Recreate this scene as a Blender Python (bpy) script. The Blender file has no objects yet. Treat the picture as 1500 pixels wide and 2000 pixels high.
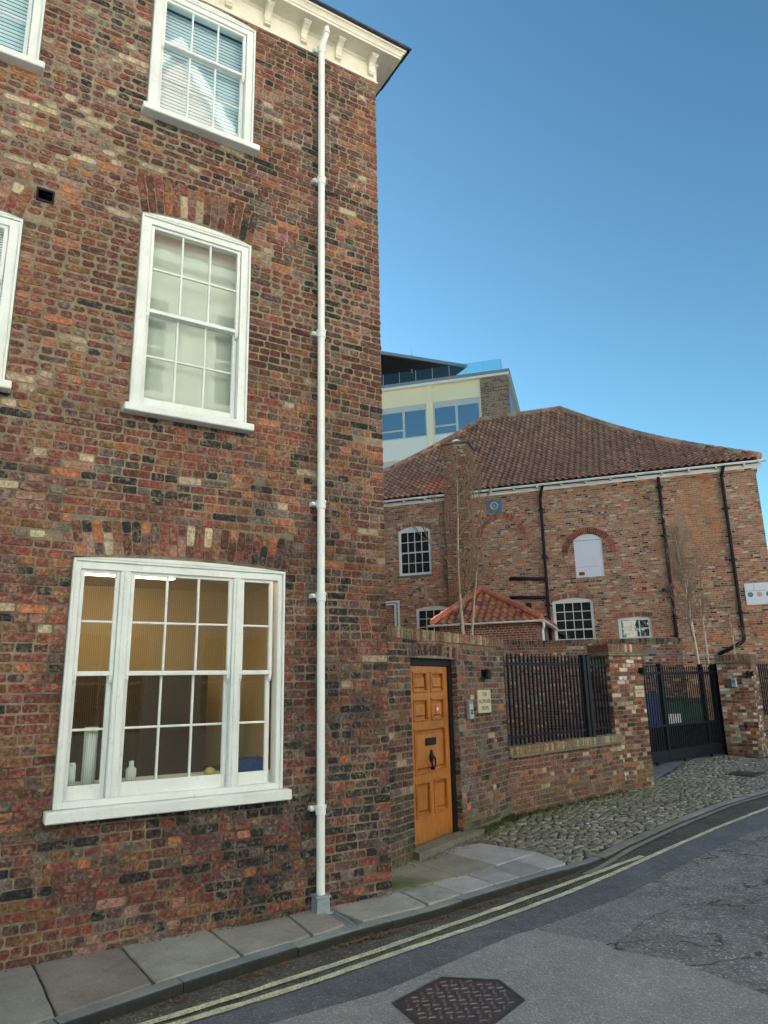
import bpy, math, random
import numpy as np
from mathutils import Vector, Matrix, noise as mn
R = math.radians
sc = bpy.context.scene
# ---------------------------------------------------------------- camera
H = 1.86
zen = np.array([-117., 5600., -1388.]); zen /= np.linalg.norm(zen)
ax = np.array([2350., -295., -1388.]); ax -= zen*(ax@zen); ax /= np.linalg.norm(ax)
ay = np.cross(zen, ax)
cam = bpy.data.cameras.new('camera'); co = bpy.data.objects.new('camera', cam); sc.collection.objects.link(co)
M4 = Matrix.Identity(4)
for i, v in enumerate((ax, ay, zen)):
    for j in range(3): M4[i][j] = v[j]
M4[2][3] = H
co.matrix_world = M4
cam.sensor_fit = 'VERTICAL'; cam.sensor_height = 24; cam.lens = 1388/2000*24
cam.clip_start = .05; cam.clip_end = 2000
sc.camera = co
# ---------------------------------------------------------------- light
SUN_EL, SUN_AZ = 16.0, 104.0      # azimuth measured from +X towards +Y: the low sun stands behind the house
w = bpy.data.worlds.new('World'); sc.world = w; w.use_nodes = True
nt = w.node_tree; nt.nodes.clear()
wo = nt.nodes.new('ShaderNodeOutputWorld'); bg = nt.nodes.new('ShaderNodeBackground')
sky = nt.nodes.new('ShaderNodeTexSky'); sky.sky_type = 'NISHITA'; sky.sun_disc = False
sky.sun_elevation = R(SUN_EL); sky.sun_rotation = R(90-SUN_AZ); sky.air_density = 1.0; sky.dust_density = .6; sky.ozone_density = 2.0
bg.inputs[1].default_value = .09
tint = nt.nodes.new('ShaderNodeMix'); tint.data_type = 'RGBA'; tint.blend_type = 'MULTIPLY'; tint.inputs[0].default_value = 1; tint.inputs[7].default_value = (.8/3, 1.0/3, 1.0/3, 1)
nt.links.new(sky.outputs[0], tint.inputs[6]); gm_ = nt.nodes.new('ShaderNodeGamma'); gm_.inputs[1].default_value = 1.25; nt.links.new(tint.outputs[2], gm_.inputs[0])
tin2 = nt.nodes.new('ShaderNodeMix'); tin2.data_type = 'RGBA'; tin2.blend_type = 'MULTIPLY'; tin2.inputs[0].default_value = 1; tin2.inputs[7].default_value = (3*.78, 3*.80, 3*.73, 1)
nt.links.new(gm_.outputs[0], tin2.inputs[6]); nt.links.new(tin2.outputs[2], bg.inputs[0]); nt.links.new(bg.outputs[0], wo.inputs[0])
sd = bpy.data.lights.new('sun', 'SUN'); sd.energy = 5.0; sd.angle = R(.5); sd.color = (1, .93, .82)
so = bpy.data.objects.new('sun', sd); sc.collection.objects.link(so)
sv = Vector((math.cos(R(SUN_AZ))*math.cos(R(SUN_EL)), math.sin(R(SUN_AZ))*math.cos(R(SUN_EL)), math.sin(R(SUN_EL))))
so.rotation_euler = sv.to_track_quat('Z', 'Y').to_euler()
sc.view_settings.view_transform = 'Standard'; sc.view_settings.look = 'None'; sc.view_settings.gamma = 1
sc.view_settings.exposure = 1.86
sc.cycles.max_bounces = 6; sc.cycles.transparent_max_bounces = 12

rng = random.Random(7)
# ---------------------------------------------------------------- helpers
def frame(name, loc, deg=0):
    o = bpy.data.objects.new(name, None); o.empty_display_size = .2
    sc.collection.objects.link(o); o.location = loc; o.rotation_euler = (0, 0, R(deg)); return o
def tag(o, label=None, cat=None, group=None, kind=None):
    for k, v in (('label', label), ('category', cat), ('group', group), ('kind', kind)):
        if v: o[k] = v
    return o
class MB:
    def __init__(s): s.v = []; s.f = []; s.m = []; s.c = []; s.col = (1, 1, 1)
    def add(s, vs, fs, m=0, col=None):
        b = len(s.v); s.v += [tuple(p) for p in vs]
        s.c += [col or s.col]*len(vs)
        s.f += [tuple(b+i for i in f) for f in fs]; s.m += [m]*len(fs); return s
    def box(s, x0, x1, y0, y1, z0, z1, m=0, col=None, bev=0.0):
        if bev > 0:
            b = bev; vs = []; 
            def P(x, y, z): vs.append((x, y, z)); return len(vs)-1
            X = (x0, x1); Y = (y0, y1); Z = (z0, z1); sg = (1, -1); I = {}
            for i in (0, 1):
                for j in (0, 1):
                    for k in (0, 1):
                        I[i, j, k, 0] = P(X[i], Y[j]+sg[j]*b, Z[k]+sg[k]*b)
                        I[i, j, k, 1] = P(X[i]+sg[i]*b, Y[j], Z[k]+sg[k]*b)
                        I[i, j, k, 2] = P(X[i]+sg[i]*b, Y[j]+sg[j]*b, Z[k])
            fs = []
            for i in (0, 1):
                q = [I[i, 0, 0, 0], I[i, 1, 0, 0], I[i, 1, 1, 0], I[i, 0, 1, 0]]; fs.append(q if i else q[::-1])
                q = [I[0, i, 0, 1], I[1, i, 0, 1], I[1, i, 1, 1], I[0, i, 1, 1]]; fs.append(q[::-1] if i else q)
                q = [I[0, 0, i, 2], I[1, 0, i, 2], I[1, 1, i, 2], I[0, 1, i, 2]]; fs.append(q if i else q[::-1])
            for i in (0, 1):
                for j in (0, 1):
                    fs.append([I[i, j, 0, 0], I[i, j, 1, 0], I[i, j, 1, 1], I[i, j, 0, 1]])
                    fs.append([I[i, 0, j, 0], I[i, 1, j, 0], I[i, 1, j, 2], I[i, 0, j, 2]])
                    fs.append([I[0, i, j, 1], I[1, i, j, 1], I[1, i, j, 2], I[0, i, j, 2]])
                    for k in (0, 1): fs.append([I[i, j, k, 0], I[i, j, k, 1], I[i, j, k, 2]])
            return s.add(vs, fs, m, col)
        return s.add([(x0, y0, z0), (x1, y0, z0), (x1, y1, z0), (x0, y1, z0), (x0, y0, z1), (x1, y0, z1), (x1, y1, z1), (x0, y1, z1)],
                     [(0, 3, 2, 1), (4, 5, 6, 7), (0, 1, 5, 4), (1, 2, 6, 5), (2, 3, 7, 6), (3, 0, 4, 7)], m, col)
    def prism(s, poly, a, b, axis='y', m=0, col=None):
        """poly in the plane across axis, from a to b along it"""
        n = len(poly)
        def P(p, t): return {'y': (p[0], t, p[1]), 'x': (t, p[0], p[1]), 'z': (p[0], p[1], t)}[axis]
        vs = [P(p, a) for p in poly]+[P(p, b) for p in poly]
        fs = [tuple(range(n)), tuple(range(2*n-1, n-1, -1))]+[(i, (i+1) % n, n+(i+1) % n, n+i) for i in range(n)]
        return s.add(vs, fs, m, col)
    def tube(s, pts, r, n=8, m=0, col=None, cap=True):
        pts = [Vector(p) for p in pts]; rr = r if isinstance(r, (list, tuple)) else [r]*len(pts)
        vs = []; fs = []; up = None
        for i, p in enumerate(pts):
            t = (pts[min(i+1, len(pts)-1)]-pts[max(i-1, 0)]).normalized()
            if up is None:
                up = Vector((0, 0, 1)) if abs(t.z) < .9 else Vector((1, 0, 0))
            x = t.cross(up).normalized(); y = x.cross(t).normalized(); up = y
            for k in range(n):
                a = 2*math.pi*k/n; vs.append(tuple(p+x*(rr[i]*math.cos(a))+y*(rr[i]*math.sin(a))))
        for i in range(len(pts)-1):
            for k in range(n): fs.append((i*n+k, i*n+(k+1) % n, (i+1)*n+(k+1) % n, (i+1)*n+k))
        if cap: fs += [tuple(range(n))[::-1], tuple(range((len(pts)-1)*n, len(pts)*n))]
        return s.add(vs, fs, m, col)
    def build(s, name, mats, parent=None, smooth=False, fix=True):
        me = bpy.data.meshes.new(name); me.from_pydata(s.v, [], s.f)
        mats = mats if isinstance(mats, (list, tuple)) else [mats]
        for m in mats: me.materials.append(m)
        me.polygons.foreach_set('material_index', s.m)
        a = me.color_attributes.new('bcol', 'FLOAT_COLOR', 'POINT')
        a.data.foreach_set('color', np.hstack([np.array(s.c, float), np.ones((len(s.c), 1))]).ravel())
        me.polygons.foreach_set('use_smooth', [smooth]*len(s.f))
        if fix:
            import bmesh
            bm = bmesh.new(); bm.from_mesh(me); bmesh.ops.recalc_face_normals(bm, faces=bm.faces); bm.to_mesh(me); bm.free()
        me.update()
        o = bpy.data.objects.new(name, me); sc.collection.objects.link(o)
        if parent: o.parent = parent
        return o
def cyl(mb, x, y, z0, z1, r0, r1=None, n=16, m=0):
    return mb.tube([(x, y, z0), (x, y, z1)], [r0, r0 if r1 is None else r1], n, m)

# ---------------------------------------------------------------- materials
def newmat(name):
    m = bpy.data.materials.new(name); m.use_nodes = True; t = m.node_tree; p = t.nodes['Principled BSDF']; return m, t, p
def N(t, ty, **k):
    n = t.nodes.new('ShaderNode'+ty)
    for a, b in k.items():
        if a in n.inputs.keys(): n.inputs[a].default_value = b
        else: setattr(n, a, b)
    return n
def mixc(t, fac, a, b, mode='MIX'):
    n = t.nodes.new('ShaderNodeMix'); n.data_type = 'RGBA'; n.blend_type = mode
    for s, v in ((n.inputs[0], fac), (n.inputs[6], a), (n.inputs[7], b)):
        if isinstance(v, bpy.types.NodeSocket): t.links.new(v, s)
        elif isinstance(v, (int, float)): s.default_value = v
        else: s.default_value = (*v, 1) if len(v) == 3 else v
    return n.outputs[2]
def math_(t, op, a, b=0.0, clamp=False):
    n = t.nodes.new('ShaderNodeMath'); n.operation = op; n.use_clamp = clamp
    for s, v in ((n.inputs[0], a), (n.inputs[1], b)):
        if isinstance(v, bpy.types.NodeSocket): t.links.new(v, s)
        else: s.default_value = v
    return n.outputs[0]
def rng_(t, v, a, b, c=0.0, d=1.0):
    n = t.nodes.new('ShaderNodeMapRange'); t.links.new(v, n.inputs[0])
    for i, q in enumerate((a, b, c, d)): n.inputs[i+1].default_value = q
    return n.outputs[0]
def noise(t, vec, scale, detail=4, rough=.6, dist=0):
    n = t.nodes.new('ShaderNodeTexNoise'); t.links.new(vec, n.inputs['Vector'])
    n.inputs['Scale'].default_value = scale; n.inputs['Detail'].default_value = detail; n.inputs['Roughness'].default_value = rough
    n.inputs['Distortion'].default_value = dist
    return n.outputs['Fac']
def bump(t, p, h, strength=.5, dist=.01, prev=None):
    b = t.nodes.new('ShaderNodeBump'); b.inputs['Strength'].default_value = strength; b.inputs['Distance'].default_value = dist
    t.links.new(h, b.inputs['Height'])
    if prev: t.links.new(prev, b.inputs['Normal'])
    if p: t.links.new(b.outputs[0], p.inputs['Normal'])
    return b.outputs[0]
def ramp(t, v, stops, interp='LINEAR'):
    n = t.nodes.new('ShaderNodeValToRGB'); t.links.new(v, n.inputs[0]); cr = n.color_ramp; cr.interpolation = interp
    while len(cr.elements) < len(stops): cr.elements.new(.5)
    for e, (p, c) in zip(cr.elements, stops): e.position = p; e.color = (*c, 1) if len(c) == 3 else c
    return n.outputs[0]
def geo(t): return t.nodes.new('ShaderNodeNewGeometry').outputs['Position']
def objc(t): return t.nodes.new('ShaderNodeTexCoord').outputs['Object']

def plain(name, col, rough=.5, metal=0, var=.15, scale=6, bmp=.0, bscale=60, spec=.5, grime=0.0, grimecol=(.05, .045, .04)):
    m, t, p = newmat(name); g = geo(t)
    f = noise(t, g, scale, 5, .65)
    c = mixc(t, 1.0, (*col,), ramp(t, f, [(0.25, (1-var,)*3), (.75, (1+var,)*3)]), 'MULTIPLY')
    if grime > 0:
        gf = rng_(t, noise(t, g, scale*2.3, 6, .75), .52, .72, 0, grime); c = mixc(t, gf, c, grimecol)
    t.links.new(c, p.inputs['Base Color']); p.inputs['Roughness'].default_value = rough; p.inputs['Metallic'].default_value = metal
    p.inputs['Specular IOR Level'].default_value = spec
    if bmp: bump(t, p, noise(t, g, bscale, 5, .6), bmp, .01)
    return m
MORT = (.32, .275, .205)
def brick_geo(name, moss=False):
    """colour per brick from the mesh, weathered by noise"""
    m, t, p = newmat(name); g = geo(t)
    at = t.nodes.new('ShaderNodeAttribute'); at.attribute_name = 'bcol'
    f1 = noise(t, g, 34, 6, .7); f2 = noise(t, g, 110, 4, .7); f3 = noise(t, g, 9, 5, .6)
    c = mixc(t, 1.0, at.outputs['Color'], ramp(t, f1, [(.3, (.38, .38, .42)), (.5, (1, 1, 1)), (.68, (1.7, 1.55, 1.45))]), 'MULTIPLY')
    c = mixc(t, 1.0, c, ramp(t, f2, [(.3, (.7, .7, .7)), (.7, (1.3, 1.3, 1.3))]), 'MULTIPLY')
    sm = math_(t, 'MULTIPLY', rng_(t, f1, .47, .63), rng_(t, f3, .42, .64, .05, .75))
    c = mixc(t, sm, c, MORT)
    dk = rng_(t, noise(t, g, 21, 6, .8, .4), .60, .72, 0, .7); c = mixc(t, dk, c, (.035, .028, .028))
    c = mixc(t, 1., c, ramp(t, noise(t, g, .75, 5, .7), [(.34, (.5, .48, .48)), (.55, (1, 1, 1)), (.72, (1.25, 1.2, 1.15))]), 'MULTIPLY')
    if moss:
        sx = t.nodes.new('ShaderNodeSeparateXYZ'); t.links.new(g, sx.inputs[0])
        mz = rng_(t, sx.outputs[2], .75, .05); mf = math_(t, 'MULTIPLY', mz, rng_(t, noise(t, g, 7, 5, .7), .42, .62, 0, .8)); c = mixc(t, mf, c, (.085, .095, .05))
    t.links.new(c, p.inputs['Base Color']); p.inputs['Roughness'].default_value = .88; p.inputs['Specular IOR Level'].default_value = .3
    b1 = bump(t, None, f1, .8, .006); bump(t, p, f2, .7, .003, b1)
    return m
def mortar_mat(name, moss=False):
    m, t, p = newmat(name); g = geo(t)
    f1 = noise(t, g, 18, 6, .7); f2 = noise(t, g, 160, 4, .7)
    c = mixc(t, 1.0, (*MORT,), ramp(t, f1, [(.3, (.5, .5, .52)), (.7, (1.25, 1.2, 1.1))]), 'MULTIPLY')
    c = mixc(t, 1.0, c, ramp(t, f2, [(.3, (.75, .75, .75)), (.7, (1.2, 1.2, 1.2))]), 'MULTIPLY')
    sx = t.nodes.new('ShaderNodeSeparateXYZ'); t.links.new(g, sx.inputs[0])
    so_ = math_(t, 'MULTIPLY', rng_(t, noise(t, g, 1.6, 5, .7), .38, .58), rng_(t, sx.outputs[2], 5.0, 1.5, .2 if moss else .25, .5 if moss else .95)); c = mixc(t, so_, c, (.07, .06, .052))
    if moss:
        mz = rng_(t, sx.outputs[2], .7, .05); mf = math_(t, 'MULTIPLY', mz, rng_(t, noise(t, g, 7, 5, .7), .4, .6, 0, .8)); c = mixc(t, mf, c, (.085, .1, .045))
    t.links.new(c, p.inputs['Base Color']); p.inputs['Roughness'].default_value = .95; p.inputs['Specular IOR Level'].default_value = .2
    bump(t, p, math_(t, 'ADD', f1, f2), .8, .006); return m
def brick_tex(name, stops, bw=.225, rh=.0733, ms=.010, mort=(.3, .25, .19), swap=False, patch=None, dark=.35):
    """brick pattern laid out in the object's own metres"""
    m, t, p = newmat(name); oc = objc(t); g = geo(t)
    sx = t.nodes.new('ShaderNodeSeparateXYZ'); t.links.new(oc, sx.inputs[0])
    h = math_(t, 'ADD', sx.outputs[0], sx.outputs[1])
    cv = t.nodes.new('ShaderNodeCombineXYZ')
    nn = noise(t, g, 9, 2); n2 = noise(t, g, 2.5, 2)
    t.links.new(math_(t, 'ADD', h, math_(t, 'MULTIPLY', nn, .03)), cv.inputs[0])
    t.links.new(math_(t, 'ADD', sx.outputs[2], math_(t, 'ADD', math_(t, 'MULTIPLY', nn, .018), math_(t, 'MULTIPLY', n2, .03))), cv.inputs[1])
    b = t.nodes.new('ShaderNodeTexBrick'); t.links.new(cv.outputs[0], b.inputs['Vector'])
    b.inputs['Scale'].default_value = 1; b.inputs['Brick Width'].default_value = bw; b.inputs['Row Height'].default_value = rh
    b.inputs['Mortar Size'].default_value = ms; b.inputs['Mortar Smooth'].default_value = .3; b.squash = .5; b.squash_frequency = 3
    b.inputs['Color1'].default_value = (0, 0, 0, 1); b.inputs['Color2'].default_value = (1, 1, 1, 1)
    b.inputs['Mortar'].default_value = (.5, .5, .5, 1)
    wn = t.nodes.new('ShaderNodeTexWhiteNoise'); wn.noise_dimensions = '1D'; t.links.new(b.outputs['Color'], wn.inputs['W'])
    c = ramp(t, wn.outputs['Value'], stops, 'CONSTANT')
    c = mixc(t, 1.0, c, ramp(t, noise(t, g, 25, 5, .7), [(.3, (.6, .6, .6)), (.7, (1.4, 1.4, 1.4))]), 'MULTIPLY')
    if patch:
        for (cx, cz, rx, rz, colr, amt) in patch:
            dx = math_(t, 'DIVIDE', math_(t, 'SUBTRACT', h, cx), rx); dz = math_(t, 'DIVIDE', math_(t, 'SUBTRACT', sx.outputs[2], cz), rz)
            dd = math_(t, 'ADD', math_(t, 'MULTIPLY', dx, dx), math_(t, 'MULTIPLY', dz, dz))
            dd = math_(t, 'ADD', dd, math_(t, 'MULTIPLY', math_(t, 'SUBTRACT', noise(t, g, 2.2, 5, .75), .5), 4.6))
            c = mixc(t, rng_(t, dd, 1.1, .7, 0, amt), c, colr)
    c = mixc(t, rng_(t, noise(t, g, .9, 6, .75), .5, .7, 0, dark), c, (.05, .04, .038))
    mc = mixc(t, rng_(t, noise(t, g, 1.2, 5, .7), .45, .65, 0, .7), mort, tuple(.45*q for q in mort))
    c = mixc(t, b.outputs['Fac'], c, mc)
    t.links.new(c, p.inputs['Base Color']); p.inputs['Roughness'].default_value = .9; p.inputs['Specular IOR Level'].default_value = .25
    hh = math_(t, 'SUBTRACT', math_(t, 'MULTIPLY', noise(t, g, 60, 4), .6), b.outputs['Fac'])
    bump(t, p, hh, .8, .012); return m

RED = (.2, .064, .048); DRED = (.125, .05, .04); PUR = (.105, .062, .06); ORA = (.36, .135, .065); BRN = (.2, .095, .05)
BLK = (.03, .026, .029); CRM = (.42, .34, .24); PNK = (.25, .135, .11); GRY = (.14, .115, .105); PLM = (.15, .055, .05)
M = {}
M['brick'] = brick_geo('weathered_brick'); M['mortar'] = mortar_mat('lime_mortar')
M['brick_low'] = brick_geo('weathered_brick_mossy', True); M['mortar_low'] = mortar_mat('lime_mortar_mossy', True)
WHS = [(0, (.46, .16, .09)), (.14, (.34, .13, .08)), (.26, (.42, .22, .12)), (.38, (.62, .5, .34)), (.44, (.24, .13, .1)), (.53, (.56, .32, .2)), (.66, (.34, .26, .19)), (.7, (.52, .23, .12)), (.87, (.06, .045, .045)), (.92, (.5, .36, .25)), (.96, (.6, .22, .09))]
M['brick_tex'] = brick_tex('house_side_brick', WHS)
M['brick_wh'] = brick_tex('warehouse_brick', WHS, mort=(.45, .38, .28), patch=[(7.6, 7.6, .85, 1.5, (.55, .21, .08), .62), (7.0, 6.2, 1.0, .9, (.42, .18, .08), .5)], dark=.3)
M['brick_wh_dark'] = brick_tex('yard_wall_brick', [(0, RED), (.2, (.07, .05, .05)), (.32, (.18, .09, .09)), (.5, (.3, .1, .07)), (.62, (.22, .18, .16)), (.8, BRN), (.93, CRM)], mort=(.26, .22, .18), dark=.5)
M['brick_red'] = brick_tex('outbuilding_brick', [(0, (.24, .07, .06)), (.5, (.18, .06, .06)), (.8, (.28, .1, .07))], mort=(.55, .48, .42), dark=.1)
M['brick_chim'] = brick_tex('chimney_brick', [(0, ORA), (.2, RED), (.5, (.3, .1, .05)), (.75, BRN), (.9, CRM)], mort=(.34, .28, .2), dark=.35)
M['brick_office'] = brick_tex('office_brick', [(0, (.28, .16, .11)), (.35, (.14, .08, .06)), (.7, (.33, .2, .13))], bw=.45, rh=.15, ms=.02, mort=(.4, .33, .25), dark=.1)
M['stonep'] = plain('cream_painted_cornice', (.74, .70, .60), .55, var=.09, scale=4, bmp=.12, bscale=30, grime=.35, grimecol=(.33, .29, .22))
M['pipe'] = plain('white_pipe_paint', (.82, .86, .84), .35, var=.05, scale=5, grime=.1, grimecol=(.35, .35, .3))
M['slate'] = plain('roof_slate', (.045, .045, .055), .6, var=.4, scale=9, bmp=.5, bscale=12)
M['black'] = plain('black_painted_metal', (.008, .01, .016), .5, var=.3, scale=7, bmp=.1, bscale=90, spec=.22)
M['blackd'] = plain('black_frame_paint', (.007, .008, .012), .55, var=.25, scale=7, bmp=.1, bscale=50, spec=.2)
M['bpipe'] = plain('black_iron_pipe', (.014, .014, .02), .6, spec=.25, var=.35, scale=6, bmp=.3, bscale=60, grime=.3, grimecol=(.1, .08, .06))
M['lead'] = plain('galvanised_shoe', (.33, .4, .46), .5, .3, var=.25, scale=16, grime=.5, grimecol=(.2, .18, .16))
M['stone'] = plain('worn_stone', (.17, .16, .12), .9, var=.35, scale=9, bmp=.6, bscale=40, grime=.6, grimecol=(.06, .07, .035))
M['sand'] = plain('sandstone_plaque', (.52, .45, .32), .85, var=.15, scale=25, bmp=.3, bscale=120)
M['letter'] = plain('engraved_lettering', (.1, .1, .075), .9, var=.3, scale=90)
M['steel'] = plain('brushed_steel', (.5, .52, .55), .35, .7, var=.12, scale=30)
M['signw'] = plain('sign_white', (.72, .75, .82), .5, var=.04, scale=3)
M['blueplate'] = plain('blue_painted_plate', (.07, .19, .3), .5, var=.25, scale=9, grime=.4, grimecol=(.2, .12, .08))
M['blind'] = plain('window_blind', (.62, .6, .52), .9, var=.06, scale=3)
M['blindb'] = plain('slatted_blind', (.74, .83, .9), .8, var=.06, scale=3)
M['room'] = plain('room_plaster', (.62, .5, .3), .9, var=.05, scale=1.5)
M['darkwood'] = plain('dark_cupboard', (.03, .014, .009), .6, var=.4, scale=3)
M['shelfm'] = plain('shelf_contents', (.16, .1, .06), .7, var=.6, scale=7)
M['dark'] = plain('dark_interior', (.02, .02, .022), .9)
M['render'] = plain('cream_render', (.8, .77, .68), .85, var=.05, scale=.4, bmp=.05)
M['creamo'] = plain('cream_office_panels', (.88, .77, .53), .8, var=.03, scale=.4)
M['pinkr'] = plain('pink_gable_render', (.5, .3, .24), .9, var=.1, scale=2)
M['renderw'] = plain('white_render', (.78, .77, .72), .85, var=.04, scale=.4)
M['metalgrey'] = plain('grey_cladding', (.26, .27, .29), .5, .3, var=.08, scale=.6)
M['alu'] = plain('window_aluminium', (.55, .56, .54), .45, .2, var=.05)
M['blue'] = plain('blue_bin_plastic', (.012, .04, .15), .5, var=.2, scale=5)
M['green'] = plain('green_bin_plastic', (.012, .07, .05), .5, var=.2, scale=5)
M['bark'] = plain('pale_bark', (.42, .36, .27), .85, var=.4, scale=30, bmp=.4, bscale=60, grime=.5, grimecol=(.1, .085, .04))
M['birch'] = plain('birch_bark', (.6, .53, .43), .8, var=.35, scale=22, bmp=.3, bscale=50, grime=.7, grimecol=(.12, .08, .06))
M['twig'] = plain('brown_twig', (.26, .185, .13), .85, var=.3, scale=20)
M['leafr'] = plain('dry_leaf', (.12, .072, .042), .8, var=.5, scale=30)
M['leafg'] = plain('weed_leaf', (.06, .085, .025), .75, var=.5, scale=30)
M['rust'] = plain('cast_iron_cover', (.075, .06, .06), .5, .3, var=.4, scale=18, bmp=.3, bscale=90, grime=.6, grimecol=(.05, .042, .04))
M['rustl'] = plain('polished_studs', (.17, .145, .14), .4, .5, var=.5, scale=12, bmp=.2, bscale=90)
M['red'] = plain('red_plate', (.25, .03, .02), .6)
M['sticker'] = plain('pink_sticker', (.55, .12, .1), .6)
M['yellowob'] = plain('yellow_ornament', (.6, .45, .12), .6)
M['flags'] = None
def em(name, col, s):
    m, t, p = newmat(name); p.inputs['Base Color'].default_value = (*col, 1); p.inputs['Emission Color'].default_value = (*col, 1); p.inputs['Emission Strength'].default_value = s; return m
M['lamp'] = em('lit_lamp', (1, .74, .42), 7.5)
def paintmat(name, col):
    m, t, p = newmat(name); g = geo(t)
    mp = t.nodes.new('ShaderNodeMapping'); t.links.new(g, mp.inputs[0]); mp.inputs['Scale'].default_value = (60, 60, 6)
    f = noise(t, mp.outputs[0], 1.5, 4, .6); f2 = noise(t, g, 2.2, 5, .7); f3 = noise(t, g, 14, 6, .8)
    c = mixc(t, 1., col, ramp(t, f2, [(.3, (.86, .87, .86)), (.7, (1.04, 1.04, 1.04))]), 'MULTIPLY')
    c = mixc(t, rng_(t, f3, .56, .7, 0, .35), c, (.42, .4, .34)); c = mixc(t, rng_(t, f, .55, .75, 0, .12), c, (.5, .5, .46))
    t.links.new(c, p.inputs['Base Color']); t.links.new(rng_(t, f3, .3, .7, .3, .6), p.inputs['Roughness'])
    b1 = bump(t, None, f, .25, .002); bump(t, p, f3, .2, .003, b1); return m
M['paint'] = paintmat('white_paint', (.80, .84, .83))
def glass(name, tint=(.9, .95, .95), base=.07, k=1.6, reeded=False, wob=.03):
    m = bpy.data.materials.new(name); m.use_nodes = True; t = m.node_tree; t.nodes.clear()
    o = t.nodes.new('ShaderNodeOutputMaterial'); tr = N(t, 'BsdfTransparent'); tr.inputs[0].default_value = (*tint, 1)
    gl = N(t, 'BsdfGlossy'); gl.inputs['Roughness'].default_value = .01; gl.inputs[0].default_value = (.95, .97, 1, 1)
    fr = N(t, 'Fresnel'); fr.inputs[0].default_value = 1.5
    mx = t.nodes.new('ShaderNodeMixShader'); g = geo(t)
    gg = t.nodes.new('ShaderNodeNewGeometry')
    f = math_(t, 'MULTIPLY', math_(t, 'ADD', math_(t, 'MULTIPLY', fr.outputs[0], k), base, True), math_(t, 'SUBTRACT', 1.0, gg.outputs['Backfacing']))   # mirror only off the outer face
    nb = bump(t, None, noise(t, g, 3.0, 2), wob, .02); t.links.new(nb, gl.inputs['Normal'])
    t.links.new(f, mx.inputs[0]); t.links.new(tr.outputs[0], mx.inputs[1]); t.links.new(gl.outputs[0], mx.inputs[2])
    last = mx.outputs[0]
    if reeded:
        sx = t.nodes.new('ShaderNodeSeparateXYZ'); t.links.new(g, sx.inputs[0])
        wv = math_(t, 'SINE', math_(t, 'MULTIPLY', sx.outputs[0], 2*math.pi/.0155))
        d = N(t, 'BsdfTranslucent'); d.inputs[0].default_value = (.8, .78, .7, 1)
        m2 = t.nodes.new('ShaderNodeMixShader'); t.links.new(rng_(t, wv, -1, 1, .0, .13), m2.inputs[0])
        t.links.new(last, m2.inputs[1]); t.links.new(d.outputs[0], m2.inputs[2]); last = m2.outputs[0]
    t.links.new(last, o.inputs[0]); return m
M['glass'] = glass('window_glass', base=.0, wob=.03, k=1.0); M['glasst_'] = glass('sky_mirror_glass', base=.04, wob=.04, k=1.0); M['reeded'] = glass('reeded_glass', base=.0, reeded=True)
M['glassd'] = glass('dark_window_glass', base=.03, wob=.04); M['glasst'] = glass('balustrade_glass', tint=(.72, .9, .9), base=.0, wob=0)
M['glasso'] = glass('office_glass', tint=(.3, .4, .6), base=.3, wob=0.05)
def woodmat():
    m, t, p = newmat('varnished_oak'); oc = objc(t)
    mp = t.nodes.new('ShaderNodeMapping'); t.links.new(oc, mp.inputs[0]); mp.inputs['Scale'].default_value = (30, 30, 2.2)
    f = noise(t, mp.outputs[0], 1.6, 5, .65, 1.2); f2 = noise(t, oc, 3, 4)
    c = ramp(t, f, [(.3, (.24, .078, .012)), (.5, (.42, .15, .022)), (.7, (.5, .19, .03))])
    c = mixc(t, 1., c, ramp(t, f2, [(.3, (.75, .72, .7)), (.7, (1.12, 1.1, 1.1))]), 'MULTIPLY')
    sx = t.nodes.new('ShaderNodeSeparateXYZ'); t.links.new(oc, sx.inputs[0])
    c = mixc(t, math_(t, 'MULTIPLY', rng_(t, sx.outputs[2], .32, .12), rng_(t, noise(t, oc, 9, 4), .35, .6, 0, .6)), c, (.1, .045, .02))
    t.links.new(c, p.inputs['Base Color']); p.inputs['Roughness'].default_value = .38; 
    n2 = t.nodes.new('ShaderNodeMix'); mottle = mixc(t, rng_(t, noise(t, oc, 16, 5, .75), .52, .7, 0, .35), c, (.16, .06, .015)); t.links.new(mottle, p.inputs['Base Color'])  # random darker brown patches from noise
    bump(t, p, f, .2, .003); return m
M['wood'] = woodmat()
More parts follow.
